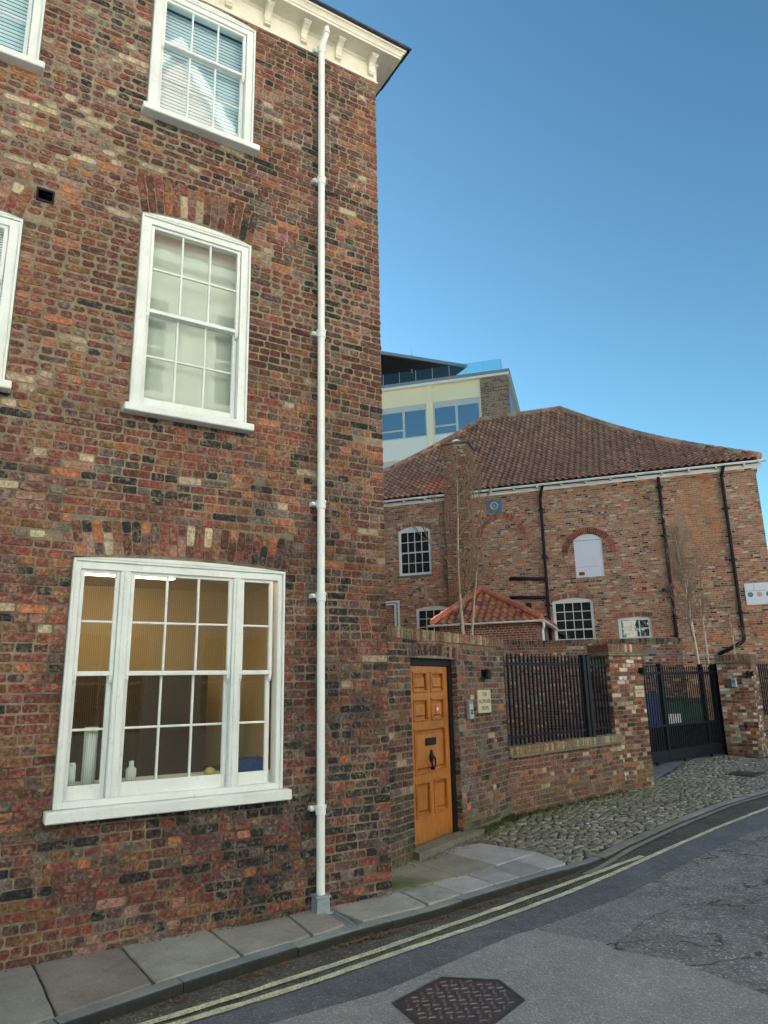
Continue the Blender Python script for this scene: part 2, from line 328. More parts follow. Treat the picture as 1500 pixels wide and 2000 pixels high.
def asphalt(name, base, speck=.5, crack=0.0, patchv=.25, coarse=1.0, rough=.85):
    m, t, p = newmat(name); g = geo(t)
    f0 = noise(t, g, .9, 5, .7); f1 = noise(t, g, 6, 6, .75); 
    vo = N(t, 'TexVoronoi'); vo.inputs['Scale'].default_value = 95/coarse; t.links.new(g, vo.inputs['Vector'])
    v2 = N(t, 'TexVoronoi'); v2.inputs['Scale'].default_value = 48/coarse; t.links.new(g, v2.inputs['Vector'])
    sx = t.nodes.new('ShaderNodeSeparateColor'); t.links.new(vo.outputs['Color'], sx.inputs[0])
    c = mixc(t, 1., base, ramp(t, sx.outputs[0], [(0, (1-speck,)*3), (.75, (1, 1, 1)), (.93, (1+speck*1.2,)*3), (1, (1+speck*3,)*3)]), 'MULTIPLY')
    c = mixc(t, 1., c, ramp(t, f0, [(.3, (1-patchv,)*3), (.7, (1+patchv,)*3)]), 'MULTIPLY')
    c = mixc(t, 1., c, ramp(t, f1, [(.3, (1-patchv,)*3), (.7, (1+patchv*.8,)*3)]), 'MULTIPLY')
    hh = math_(t, 'ADD', vo.outputs['Distance'], math_(t, 'MULTIPLY', v2.outputs['Distance'], .8))
    if crack:
        dv = N(t, 'TexVoronoi', feature='DISTANCE_TO_EDGE'); dv.inputs['Scale'].default_value = .85
        va = t.nodes.new('ShaderNodeVectorMath'); va.operation = 'ADD'; t.links.new(g, va.inputs[0])
        nz = t.nodes.new('ShaderNodeTexNoise'); nz.inputs['Scale'].default_value = 2.2; nz.inputs['Detail'].default_value = 5; t.links.new(g, nz.inputs['Vector'])
        t.links.new(nz.outputs['Color'], va.inputs[1]); t.links.new(va.outputs[0], dv.inputs['Vector'])
        cf = math_(t, 'MULTIPLY', rng_(t, dv.outputs['Distance'], .02, .004), rng_(t, noise(t, g, 1.3, 3), .45, .55, 0, crack))
        c = mixc(t, cf, c, (.05, .05, .035)); hh = math_(t, 'SUBTRACT', hh, math_(t, 'MULTIPLY', cf, 2))
        wf = rng_(t, noise(t, g, 3.3, 6, .8, .5), .56, .7, 0, .35); c = mixc(t, wf, c, (.28, .28, .26))
    t.links.new(c, p.inputs['Base Color']); p.inputs['Roughness'].default_value = rough; p.inputs['Specular IOR Level'].default_value = .35
    bump(t, p, hh, .55, .006*coarse); return m
M['asph'] = asphalt('worn_asphalt', (.185, .19, .195), .36, crack=1, patchv=.33, coarse=1.5)
M['asphL'] = asphalt('grey_patch_asphalt', (.25, .255, .26), .2, patchv=.14)
M['asphM'] = asphalt('mid_patch_asphalt', (.19, .198, .21), .26, patchv=.2, coarse=1.2)
M['asphD'] = asphalt('dark_trench_asphalt', (.115, .128, .148), .24, patchv=.22)
M['gut'] = asphalt('gutter_asphalt', (.09, .088, .078), .4, patchv=.4, coarse=1.3)
def slabmat(name, base, var=.12):
    m, t, p = newmat(name); g = geo(t)
    at = t.nodes.new('ShaderNodeAttribute'); at.attribute_name = 'bcol'
    f = noise(t, g, 2.6, 6, .7, .3); f2 = noise(t, g, 45, 5, .7)
    c = mixc(t, 1., at.outputs['Color'], ramp(t, f, [(.3, (.72, .72, .72)), (.7, (1.2, 1.2, 1.2))]), 'MULTIPLY')
    c = mixc(t, 1., c, ramp(t, f2, [(.3, (.82, .82, .82)), (.7, (1.15, 1.15, 1.15))]), 'MULTIPLY')
    c = mixc(t, rng_(t, noise(t, g, 8, 6, .8), .57, .7, 0, .5), c, (.07, .068, .055))
    sx = t.nodes.new('ShaderNodeSeparateXYZ'); t.links.new(g, sx.inputs[0])
    # moss in the corner beside the house and along the wall foot
    dx = math_(t, 'SUBTRACT', sx.outputs[0], 3.85); dy = math_(t, 'SUBTRACT', sx.outputs[1], 6.25)
    dd = math_(t, 'ADD', math_(t, 'MULTIPLY', dx, math_(t, 'MULTIPLY', dx, 3.5)), math_(t, 'MULTIPLY', dy, math_(t, 'MULTIPLY', dy, 7)))
    mf = rng_(t, math_(t, 'ADD', dd, noise(t, g, 9, 5, .7)), 1.15, .55, 0, .85); c = mixc(t, mf, c, (.075, .105, .03))
    t.links.new(c, p.inputs['Base Color']); p.inputs['Roughness'].default_value = .8
    bump(t, p, math_(t, 'ADD', f2, math_(t, 'MULTIPLY', f, 3)), .35, .006); return m
M['slab'] = slabmat('york_stone_flags', (.2, .2, .19))
def settmat():
    m, t, p = newmat('cobble_stone'); g = geo(t)
    at = t.nodes.new('ShaderNodeAttribute'); at.attribute_name = 'bcol'
    f2 = noise(t, g, 40, 5, .7)
    c = mixc(t, 1., at.outputs['Color'], ramp(t, f2, [(.3, (.7, .7, .7)), (.7, (1.25, 1.25, 1.25))]), 'MULTIPLY')
    t.links.new(c, p.inputs['Base Color']); p.inputs['Roughness'].default_value = .62; bump(t, p, f2, .4, .005); return m
M['sett'] = settmat()
M['moss'] = plain('mossy_soil', (.07, .085, .04), .95, var=.5, scale=4, bmp=.8, bscale=40, grime=.6, grimecol=(.05, .045, .035))
M['soil'] = plain('joint_dirt', (.03, .032, .02), .95, var=.5, scale=5, bmp=.8, bscale=40)
def linemat():
    m, t, p = newmat('worn_yellow_line'); g = geo(t)
    f = noise(t, g, 55, 6, .8); f2 = noise(t, g, 5, 5, .7)
    c = mixc(t, rng_(t, math_(t, 'ADD', f, math_(t, 'MULTIPLY', f2, .7)), .78, .93, 0, .92), (.68, .68, .42), (.13, .135, .135))
    c = mixc(t, rng_(t, f2, .4, .65, 0, .5), c, (.6, .62, .5))
    t.links.new(c, p.inputs['Base Color']); p.inputs['Roughness'].default_value = .8; bump(t, p, f, .4, .004); return m
M['line'] = linemat(); M['strip'] = plain('concrete_strip', (.2, .2, .185), .85, var=.25, scale=5, bmp=.3, bscale=60)
def tilemat(name):
    m, t, p = newmat(name); g = geo(t)
    at = t.nodes.new('ShaderNodeAttribute'); at.attribute_name = 'bcol'
    c = mixc(t, 1., at.outputs['Color'], ramp(t, noise(t, g, 14, 5, .7), [(.3, (.65, .65, .65)), (.7, (1.3, 1.3, 1.3))]), 'MULTIPLY')
    c = mixc(t, rng_(t, noise(t, g, 1.4, 6, .75), .52, .7, 0, .5), c, (.1, .085, .065))
    t.links.new(c, p.inputs['Base Color']); p.inputs['Roughness'].default_value = .8; return m
M['tile'] = tilemat('clay_pantile')

# ---------------------------------------------------------------- brick layer
def one_brick(mb, F, s0, s1, z0, z1, r, col, d=.006, m=1, cham=.009, jit=.0028, deep=-.004):
    w_, h_ = s1-s0, z1-z0
    c = min(cham*(.6+r.random()*.9), w_*.2, h_*.3)
    pts = [(s0, z0+c), (s0+c, z0), ((s0+s1)/2, z0), (s1-c, z0), (s1, z0+c), (s1, (z0+z1)/2), (s1, z1-c), (s1-c, z1), ((s0+s1)/2, z1), (s0+c, z1), (s0, z1-c), (s0, (z0+z1)/2)]
    pts = [(a+r.uniform(-jit, jit), b+r.uniform(-jit, jit)) for a, b in pts]
    cx, cz = (s0+s1)/2, (z0+z1)/2; k = .003
    dt = d*(.35+r.random()*.9); tx, tz = r.uniform(-.012, .012), r.uniform(-.03, .03)
    vs = []
    for a, b in pts:
        ia = a+(k if a < cx else -k)*(abs(a-cx) > .02); ib = b+(k if b < cz else -k)*(abs(b-cz) > .01)
        vs.append(F(ia, dt+(a-cx)*tx+(b-cz)*tz, ib))
    for a, b in pts: vs.append(F(a, deep, b))
    n = 12
    fs = [tuple(range(n))]+[(i, (i+1) % n, n+(i+1) % n, n+i) for i in range(n)]
    mb.add(vs, fs, m, col)
def lay_bricks(mb, F, s0, s1, z0, z1, pal, seed, holes=(), course=.0733, header_every=3, ragged=.004, joint=.009, jf=None, hdf=None, jit=.0028):
    """holes: functions z->(sa,sb) or None"""
    r = random.Random(seed); row = 0; z = z0
    while z < z1-.02:
        zt = min(z+course, z1); zm = (z+zt)/2
        iv = [(s0, s1)]
        for hf in holes:
            q = hf(zm)
            if not q: continue
            nv = []
            for a, b in iv:
                if q[1] <= a or q[0] >= b: nv.append((a, b)); continue
                if q[0] > a+.02: nv.append((a, q[0]))
                if q[1] < b-.02: nv.append((q[1], b))
            iv = nv
        hd = (row % (header_every+1) == header_every) or bool(hdf and hdf(row, zm))
        for a, b in iv:
            s = a; first = True; alt = r.random() < .5
            while s < b-.02:
                if hd: L = .115
                else: L = .225 if r.random() > .27 else .115
                if row % 2 and first and not hd: L = .115 if r.random() > .3 else .17
                L *= r.uniform(.9, 1.09); first = False
                e = s+L
                if e > b-.06: e = b
                J = jf(s, zm) if jf else joint
                j = J*r.uniform(.7, 1.5)
                wv = .006*math.sin(s*1.7+row*.05)+.004*math.sin(s*4.1+z*3)
                ea = s+(r.uniform(-ragged, ragged) if s == s0 else j*.5); eb = e-(r.uniform(-ragged, ragged) if e == s1 else j*.5)
                jj = J*r.uniform(.8, 1.5)
                if r.random() > .004:
                    one_brick(mb, F, ea, eb, z+jj*.5+wv, zt-jj*.5+wv+r.uniform(-.002, .002), r, pal(s, z, r), jit=jit*(J/.009), cham=.009*(J/.009))
                s = e
        z = zt; row += 1
def vary(c, r, a=.18):
    k = 1+r.uniform(-a, a); return tuple(min(1, q*k*(1+r.uniform(-.06, .06))) for q in c)
def pick(r, table):
    t = sum(w_ for w_, _ in table); x = r.random()*t
    for w_, c in table:
        x -= w_
        if x <= 0: return vary(c, r)
    return vary(table[-1][1], r)
def pal_house(x, z, r):
    n = mn.noise(Vector((x*.9, z*.9, 3.1))); n2 = mn.noise(Vector((x*2.2, z*2.6, 9.7)))
    up = min(1, max(0, (z-2.2)/3)); left = min(1, max(0, (2.3-x)/1.5))
    sxx = x-2.9
    soot = max(0, 1-abs(sxx+.02)/(.34 if sxx < 0 else .5))*(.9 if z > 2 else .75)
    low = max(0, min(1, (2.6-z)/1.4))*max(0, min(1, (x-1.2)/1.2))
    belt = max(0, 1-abs(z-3.55+.1*n)/.28)*(.65 if x < 2.3 else .3)
    dark = max(soot*1.1, low*.95, belt, max(0, n)*.9)
    if r.random() < dark*.8: return pick(r, [(5, BLK), (3, PUR), (2, DRED), (1.4, GRY)])
    for (xa, xb, zs) in ((.72, 2.63, .96), (1.05, 2.21, 4.18), (1.03, 2.2, 7.2), (-1, .2, 4.18)):
        if xa < x < xb and zs-.24 < z < zs and r.random() < .55: return pick(r, [(3, BLK), (2, PUR), (2, DRED)])
    n3 = mn.noise(Vector((x*.55+7, z*.7, 30.2)))
    if n3 < -.05:      # tidy repaired areas of plain red brick
        return pick(r, [(5, RED), (4, DRED), (2.4, BRN), (1.2, PUR), (.5, ORA), (.4, PNK), (.25, CRM)])
    t = [(2.6, RED), (2.6, DRED), (2.0, PUR), (1.6, PLM), (2.2, BRN), (.4+.7*up+max(0, n2)*2.4, ORA), (.15+1.5*up*(.25+left)+max(0, -n2)*1.3*up, CRM), (1.1+up, PNK), (1.0, GRY), (.35, BLK)]
    return pick(r, t)
def pal_wall(x, z, r):
    n = mn.noise(Vector((x*1.3, z*1.3, 1.7)))
    if r.random() < .25+.5*max(0, -n): return pick(r, [(3, BLK), (3, PUR), (3, GRY)])
    return pick(r, [(2, RED), (3, DRED), (3.5, PUR), (2.5, BRN), (.25+max(0, n)*1.6, ORA), (.5, CRM), (1.1, PNK), (3, GRY), (1.2, BLK)])
def pal_low(x, z, r):
    return pick(r, [(4.5, RED), (3.5, PLM), (2.5, DRED), (1.0, ORA), (.35+1.6*(z > .55)*(x > 1.3), CRM), (1.5, PNK), (1.2, GRY), (.5, BLK), (1.5, BRN)])
def pal_pier(x, z, r):
    return pick(r, [(3, RED), (2, DRED), (1.8, ORA), (3.2, CRM), (1.3, (.6, .55, .48)), (2, PNK), (1.2, BRN), (.7, BLK), (1, PUR)])
def pal_pierr(x, z, r):
    return pick(r, [(3, RED), (1.2, DRED), (2.6, ORA), (3.6, CRM), (2.4, (.66, .62, .56)), (2.4, PNK), (.6, BRN)])
def pal_cope(x, z, r):
    return pick(r, [(3, (.2, .16, .1)), (2.2, BRN), (1, RED), (1.6, (.3, .25, .16)), (1, (.13, .12, .08))])
Ffront = lambda y=0: (lambda s, d, z: (s, y-d, z))
Fleft = lambda X, sgn=-1: (lambda s, d, z: (X+sgn*d, s, z))
def slab_holes(mb, x0, x1, z0, z1, y0, y1, holes, m=0):
    xs = sorted({x0, x1, *[h[0] for h in holes], *[h[1] for h in holes]}); zs = sorted({z0, z1, *[h[2] for h in holes], *[h[3] for h in holes]})
    xs = [x for x in xs if x0 <= x <= x1]; zs = [z for z in zs if z0 <= z <= z1]
    for a, b in zip(xs, xs[1:]):
        for c, d in zip(zs, zs[1:]):
            mx, mz = (a+b)/2, (c+d)/2
            if any(h[0] < mx < h[1] and h[2] < mz < h[3] for h in holes): continue
            mb.add([(a, y0, c), (b, y0, c), (b, y0, d), (a, y0, d)], [(0, 1, 2, 3)], m)
            mb.add([(a, y1, c), (b, y1, c), (b, y1, d), (a, y1, d)], [(3, 2, 1, 0)], m)
    def rect(a, b, c, d, inv):
        a, b = max(a, x0), min(b, x1)
        q = [(a, y0, c), (b, y0, c), (b, y0, d), (a, y0, d), (a, y1, c), (b, y1, c), (b, y1, d), (a, y1, d)]
        mb.add(q, [(0, 1, 5, 4), (1, 2, 6, 5), (2, 3, 7, 6), (3, 0, 4, 7)], m)
    rect(x0, x1, z0, z1, False)
    for h in holes: rect(h[0], h[1], h[2], h[3], True)
def arc_z(x, x0, x1, zs, rise):
    t = (2*(x-x0)/(x1-x0)-1); return zs+rise*(1-t*t)
def soldiers(mb, F, x0, x1, zbot, rise, hgt, splay, pal, seed, w_=.072, m=1, split=True):
    """flat or cambered arch of bricks on end"""
    r = random.Random(seed); n = int(round((x1-x0)/w_)); cx = (x0+x1)/2
    for i in range(n):
        a = x0+(x1-x0)*i/n; b = x0+(x1-x0)*(i+1)/n
        for k in ((0, 1) if split else (0,)):
            fr = (.64 if i % 2 else .36) if split else 1
            v0, v1 = (0, fr) if k == 0 else (fr, 1)
            if v1-v0 <= 0: continue
            def Q(x, v):
                zb = arc_z(x, x0, x1, zbot, rise); xx = x+(x-cx)/((x1-x0)/2)*splay*v
                return xx, zb+hgt*v
            j = .005
            c = pal(a, zbot, r); d = .006*(.4+r.random()*.9)
            p = [Q(a, v0), Q(b, v0), Q(b, v1), Q(a, v1)]
            p = [(p[0][0]+j, p[0][1]+j), (p[1][0]-j, p[1][1]+j), (p[2][0]-j, p[2][1]-j), (p[3][0]+j, p[3][1]-j)]
            pp = []
            for q in range(4):
                A, B = p[q], p[(q+1) % 4]
                for tt in (.12, .5, .88): pp.append((A[0]+(B[0]-A[0])*tt+r.uniform(-.0025, .0025), A[1]+(B[1]-A[1])*tt+r.uniform(-.0025, .0025)))
            nn = 12; vs = [F(x, d, z) for x, z in pp]+[F(x, -.004, z) for x, z in pp]
            mb.add(vs, [tuple(range(nn))]+[(i_, (i_+1) % nn, nn+(i_+1) % nn, nn+i_) for i_ in range(nn)], m, c)

# ---------------------------------------------------------------- sash windows
def head_strip(mb, x0, x1, zs, rise, inner, y0, y1, m=0, n=14):
    """curved head: top follows the camber, underside straight at zs-inner"""
    top = [(x0+(x1-x0)*i/n, arc_z(x0+(x1-x0)*i/n, x0, x1, zs, rise)) for i in range(n+1)]
    mb.prism([(x0, zs-inner), (x1, zs-inner)]+top[::-1], y0, y1, 'y', m)
def make_sash(name, parent, x0, x1, z0, z1, cols, rows, y, st=.04, top=.04, bot=.04, bar=.018, mat='paint', th=.04, gl='glass', y_gl=.02, rise=0):
    mb = MB()
    mb.box(x0, x0+st, y, y+th, z0, z1, bev=.004); mb.box(x1-st, x1, y, y+th, z0, z1, bev=.004)
    mb.box(x0+st, x1-st, y+.001, y+th-.001, z0, z0+bot, bev=.003)
    mb.box(x0+st, x1-st, y+.001, y+th-.001, z1-top, z1, bev=.003)
    a, b, c, d = x0+st, x1-st, z0+bot, z1-top
    for i in range(1, cols):
        x = a+(b-a)*i/cols; mb.box(x-bar/2, x+bar/2, y+.006, y+th-.006, c, d, bev=.004)
    for i in range(1, rows):
        z = c+(d-c)*i/rows; mb.box(a, b, y+.008, y+th-.008, z-bar/2, z+bar/2, bev=.004)
    o = mb.build(name, M[mat], parent)
    g = MB().box(a-.005, b+.005, y+y_gl, y+y_gl+.003, c-.005, d+.005).build('glass_pane', M[gl], parent)
    return o
def house_window(house, x0, x1, z0, z1, lights, zmid, rise=.035, sill=(.05, .07), cols_rows=None, gl='glass', fw=.075, bead=.022, rows=(2, 2), botrail=.075, depth=0.0):
    """box sash window; lights = list of (xa,xb,cols)"""
    f = MB(); y = -.028+depth
    f.box(x0, x0+bead, y-.012, .05+depth, z0, z1-.001, bev=.005); f.box(x1-bead, x1, y-.012, .05+depth, z0, z1-.001, bev=.005)
    head_strip(f, x0, x1, z1, rise, -.001, y-.012, .05+depth)            # outer moulding over the head
    f.box(x0, x1, y-.011, .05+depth, z1-bead, z1, bev=.004)
    f.box(x0+bead, x0+bead+fw, y+.004, .1+depth, z0, z1-bead, bev=.003)
    f.box(x1-bead-fw, x1-bead, y+.004, .1+depth, z0, z1-bead, bev=.003)
    f.box(x0+bead+fw, x1-bead-fw, y+.004, .1+depth, z1-bead-.06, z1-bead, bev=.003)
    f.box(x0+bead+fw, x1-bead-fw, y+.004, .1+depth, z0, z0+.05, bev=.003)
    for (xa, _, _), (_, xb, _) in zip(lights[1:], lights[:-1]):
        f.box(xb+.002, xa-.002, y+.006, .1+depth, z0+.05, z1-bead-.06, bev=.004)
        c_ = (xb+xa)/2; f.box(c_-.012, c_+.012, y-.006, y+.01, z0+.05, z1-bead-.06, bev=.003)
    win = f.build('window', M['paint'], house)
    s = MB(); s.box(x0-sill[0], x1+sill[0], y-.085, .08+depth, z0-sill[1], z0-.002, bev=.008)
    s.build('window_sill', M['paint'], win)
    for xa, xb, c in lights:
        make_sash('upper_sash', win, xa, xb, zmid-.02, z1-bead-.06+.004, c, rows[0], y+.024, st=.032, top=.03, bot=.035, gl=gl)
        make_sash('lower_sash', win, xa, xb, z0+.048, zmid+.015, c, rows[1], y+.068, st=.036, top=.035, bot=botrail, gl=gl)
        for xx in (xa+.016, xb-.016):
            hn = MB(); hn.prism([(y+.026, zmid-.02), (y+.062, zmid-.02), (y+.06, zmid-.05), (y+.045, zmid-.075), (y+.03, zmid-.05)], xx-.014, xx+.014, 'x')
            hn.build('sash_horn', M['paint'], win)
    return win

# ================================================================ THE BRICK HOUSE
D = 5.984; XC = 3.655
house = tag(frame('brick_house', (0, D, 0)), 'tall dark red brick house with white sash windows and downpipe filling the left side', 'house')
holes = [(.775, 2.565, 1.05, 2.925), (1.105, 2.155, 4.25, 6.16), (1.08, 2.14, 7.285, 8.79), (-.98, .16, 4.25, 5.74), (-1.0, .135, 7.28, 8.79), (.235, .375, 5.965, 6.09)]
mb = MB(); XL = -6.2; HD = 19
slab_holes(mb, XL, XC-.004, -.05, 8.95, 0, .3, holes, 0)
mb.box(XC-.3, XC-.004, .3, HD, -.05, 8.95, 2); mb.box(XL, XL+.3, .3, HD, -.05, 8.95, 2); mb.box(XL+.3, XC-.3, HD-.3, HD, -.05, 8.95, 2)
def rect_hole(h, m_=.0): return lambda z: (h[0]-m_, h[1]+m_) if h[2]-.02 < z < h[3] else None
def arch_hole(x0, x1, z0, hgt, splay):
    return lambda z: (x0-splay*(z-z0)/hgt, x1+splay*(z-z0)/hgt) if z0-.01 < z < z0+hgt else None
arches = [(.79, 2.60, 2.925, .045, .285, .06), (1.1, 2.17, 6.165, .07, .38, .07), (-.96, .15, 5.745, .07, .30, .08)]
hf = [rect_hole(h) for h in holes]+[arch_hole(a[0], a[1], a[2], a[4]+a[3]*.6, a[5]) for a in arches]+[lambda z: (.72, 2.63) if .97 < z < 1.06 else None, lambda z: (1.05, 2.21) if 4.18 < z < 4.26 else None]
def jf_house(x, z):
    n = mn.noise(Vector((x*.8, z*.8, 21))); e = min(1, max(0, (z-3.9)/.6))*min(1, max(0, (2.2-x)/.8))*.8+min(1, max(0, (z-4)/1.5))*.25
    return .009+.0065*max(0, min(1, e+n*.9))
lay_bricks(mb, Ffront(), XL, XC, .035, 8.9, pal_house, 11, hf, jf=jf_house, hdf=lambda row, z: row % 2 == 1 if z < 1.2 else row % 3 == 2)
lay_bricks(mb, Fleft(XC-.004, 1), .004, 3, .0, 8.88, pal_house, 12)
F0 = Ffront()
for i, (a, b, z, ri, hg, sp) in enumerate(arches): soldiers(mb, F0, a, b, z+.002, ri, hg, sp, lambda x, zz, r: pick(r, [(3, DRED), (3, RED), (2, PUR), (1, ORA), (1.5, PNK), (1.2, CRM), (1.3, BLK), (2, BRN)]), 30+i)
mb.build('wall', [M['mortar'], M['brick'], M['brick_tex']], house, fix=False)
rw = MB(); rw.box(XC, 8.5, 9.2, 13.2, -.05, 8.8); rw.box(XC+.01, 11, 13.2, 20, -.05, 9.2)  # unseen wing, added to keep stray sun off the pier and cobbles
rw.build('unseen_sun_block', M['brick_tex'], house)
# windows
gw = house_window(house, .775, 2.565, 1.05, 2.905, [(.838, 1.135, 1), (1.222, 2.085, 3), (2.158, 2.462, 1)], 2.018, rise=.034, rows=(2, 2), fw=.04, gl='reeded', botrail=.10, sill=(.055, .085))
mw = house_window(house, 1.105, 2.155, 4.25, 6.14, [(1.2, 2.06, 3)], 5.2, rise=.045, rows=(2, 2), fw=.07)
tw = house_window(house, 1.08, 2.14, 7.285, 8.77, [(1.175, 2.045, 3)], 8.17, rise=.04, rows=(1, 2), fw=.07, gl='glasst_')
lw = house_window(house, -.98, .16, 4.25, 5.72, [(-.885, .065, 2)], 5.2, rise=.04, rows=(1, 2), fw=.07)
uw = house_window(house, -1.0, .135, 7.28, 8.77, [(-.905, .04, 3)], 8.17, rise=.04, rows=(1, 2), fw=.07)
for wn_, (a, b, c, d), mt, st in ((mw, (1.12, 2.14, 4.3, 6.1), 'blind', 0), (tw, (1.1, 2.12, 7.3, 8.7), 'blindb', 1), (uw, (-.99, .12, 7.3, 8.7), 'blindb', 1), (lw, (-.97, .15, 4.9, 5.7), 'blindb', 1)):
    bl = MB()
    n_ = 34 if st else 9
    for i in range(n_):
        z_a = c+(d-c)*i/n_; z_b = c+(d-c)*(i+1)/n_
        if st: bl.add([(a, .13, z_a), (b, .13, z_a), (b, .136, z_b-.002), (a, .136, z_b-.002)], [(0, 1, 2, 3)])
        else: bl.add([(a, .16, z_a), (b, .16, z_a), (b, .16-.02, z_b), (a, .16-.02, z_b), (a, .165, z_b), (b, .165, z_b)], [(0, 1, 2, 3), (3, 2, 5, 4)])
    bl.build('blind', M[mt], wn_)
# vent
vt = MB(); vt.box(.235, .375, -.012, .03, 5.965, 5.985); vt.box(.235, .375, -.012, .03, 6.07, 6.09); vt.box(.235, .25, -.012, .03, 5.985, 6.07); vt.box(.36, .375, -.012, .03, 5.985, 6.07); vt.box(.235, .375, .08, .1, 5.965, 6.09)
vt.build('wall_vent', M['blackd'], house)
MB().box(.385, .475, -.004, .003, 5.955, 6.08).build('mortar_patch', M['mortar'], house)
# interior floors so that the house is closed, and the lit ground floor room
fl = MB(); fl.box(XL+.3, XC-.3, .3, HD-.3, 3.12, 3.3); fl.box(XL+.3, XC-.3, .3, HD-.3, 6.4, 6.6); fl.box(XL+.3, XC-.3, .3, HD-.3, 8.86, 8.95)
fl.build('floor', M['dark'], house)
rm = MB()
rm.add([(.35, .3, .1), (3.3, .3, .1), (3.3, 2.9, .1), (.35, 2.9, .1), (.35, .3, 3.1), (3.3, .3, 3.1), (3.3, 2.9, 3.1), (.35, 2.9, 3.1)], [(0, 1, 2, 3), (4, 5, 6, 7), (1, 2, 6, 5), (2, 3, 7, 6), (3, 0, 4, 7)])
room = rm.build('room', M['room'], house)
cb = MB(); cb.box(.37, 2.62, 2.3, 2.88, .1, 2.08); cb.box(.36, .8, 1.5, 2.3, .1, 1.9); 
for i in range(3): cb.box(.93+i*.47, 1.37+i*.47, 2.28, 2.3, .2, 2.0)
cb.build('cupboard', M['darkwood'], house)
lp = MB(); lp.box(.95, 2.0, 1.55, 1.68, 3.03, 3.07, bev=.01); lpb = lp.build('ceiling_lamp', M['lamp'], house)
ib = MB(); ib.box(.79, 2.55, .1, .42, .98, 1.19, bev=.01); ib.build('inner_sill', M['paint'], house)
tb = MB(); tb.box(2.66, 3.25, 1.6, 2.8, .1, 1.0, bev=.01); tb.build('side_cabinet', M['darkwood'], house)
# things on the inner sill
def thing(name, loc, label, cat, deg=0, group=None): return tag(frame(name, loc, deg), label, cat, group)
o = MB(); cyl(o, 0, 0, 0, .4, .05, n=20); o.tube([(0, 0, .4), (0, 0, .42)], [.054, .05], 20)
o = o.build('roll_holder', M['renderw'], None, True); o.location = (1.03, D+.14, 1.192); tag(o, 'tall white tube standing inside the left light of the big lit window', 'tube')
o = MB(); cyl(o, 0, 0, 0, .15, .035, n=16); cyl(o, 0, 0, .15, .165, .03, n=16)
o = o.build('white_jar', M['renderw'], None, True); o.location = (.9, D+.12, 1.192); tag(o, 'short white jar at the left end of the lit window sill', 'jar')
o = MB(); o.tube([(0, 0, 0), (0, 0, .09), (0, 0, .11), (0, 0, .15)], [.04, .04, .018, .018], 14)
o = o.build('bottle', M['renderw'], None, True); o.location = (1.345, D+.13, 1.192); tag(o, 'small white bottle on the sill behind the middle light of the lit window', 'bottle')
o = MB(); o.tube([(0, 0, 0), (0, 0, .012), (0, 0, .04), (0, 0, .06)], [.035, .05, .042, .01], 14)
o = o.build('ornament', M['yellowob'], None, True); o.location = (1.98, D+.13, 1.192); tag(o, 'round yellow ornament at the lower right of the lit window middle light', 'ornament')
o = MB(); o.box(-.13, .13, -.06, .06, 0, .1, bev=.01); o.box(-.12, .12, -.05, .05, .1, .115, bev=.005)
o = o.build('storage_box', M['blue'], None); o.location = (2.32, D+.15, 1.192); tag(o, 'dark blue box on the sill behind the right light of the lit window', 'box')
# cornice
cn = MB()
def mould(mbx, prof, xa, xc, ylen, m=0):
    """profile (proj, z) run along the front and round the corner"""
    n = len(prof); rows = []
    for (px, py) in ((xa, None), (xc, 'c'), (xc, 'r')):
        row = []
        for p, z in prof:
            if py is None: row.append((px, -p, z))
            elif py == 'c': row.append((px+p, -p, z))
            else: row.append((px+p, ylen, z))
        rows.append(row)
    vs = [v for r_ in rows for v in r_]
    fs = [(k*n+i, (k+1)*n+i, (k+1)*n+i+1, k*n+i+1) for k in range(2) for i in range(n-1)]
    mbx.add(vs, fs, m)
mould(cn, [(0, 8.86), (.022, 8.862), (.022, 8.885), (.012, 8.89), (.012, 9.10), (.03, 9.115), (.03, 9.135), (.225, 9.135), (.225, 9.165), (.235, 9.17), (.245, 9.195), (.262, 9.215), (.275, 9.22), (.275, 9.245), (0, 9.26)], XL, XC, HD)
cor = cn.build('cornice', M['stonep'], house, fix=False)
for i in range(12):
    x = 3.575-.437*i
    b = MB(); w_ = .036
    b.prism([(-.012, 8.925), (-.05, 8.925), (-.055, 8.94), (-.05, 8.95), (-.06, 8.955), (-.062, 8.97), (-.05, 8.985), (-.055, 9.02), (-.08, 9.06), (-.115, 9.085), (-.145, 9.1), (-.145, 9.112), (-.012, 9.112)], x-w_, x+w_, 'x')
    b.box(x-w_-.008, x+w_+.008, -.155, -.012, 9.112, 9.134, bev=.003)
    b.build('bracket', M['stonep'], cor)
rf = MB()
rf.add([(XL, -.31, 9.25), (XC+.31, -.31, 9.25), (XC+.31, HD+.3, 9.25), (XL, HD+.3, 9.25), (XL, 4.4, 11.9), (XC-3.9, 4.4, 11.9), (XC-3.9, HD-3.6, 11.9), (XL, HD-3.6, 11.9),
        (XL, -.31, 9.275), (XC+.31, -.31, 9.275), (XC+.31, HD+.3, 9.275), (XL, HD+.3, 9.275)],
       [(0, 1, 9, 8), (1, 2, 10, 9), (2, 3, 11, 10), (8, 9, 5, 4), (9, 10, 6, 5), (10, 11, 7, 6), (4, 5, 6, 7), (0, 3, 2, 1), (3, 0, 8, 4, 7, 11)])
r2 = random.Random(5)
for i in range(30):
    x = XL+.24*i; rf.box(x+.005, x+.235, -.33-r2.random()*.015, .1, 9.272+r2.random()*.012, 9.29+r2.random()*.01)
for i in range(18): rf.box(XC+.1, XC+.33+r2.random()*.015, -.3+.24*i, -.07+.24*i, 9.272+r2.random()*.01, 9.29+r2.random()*.01)
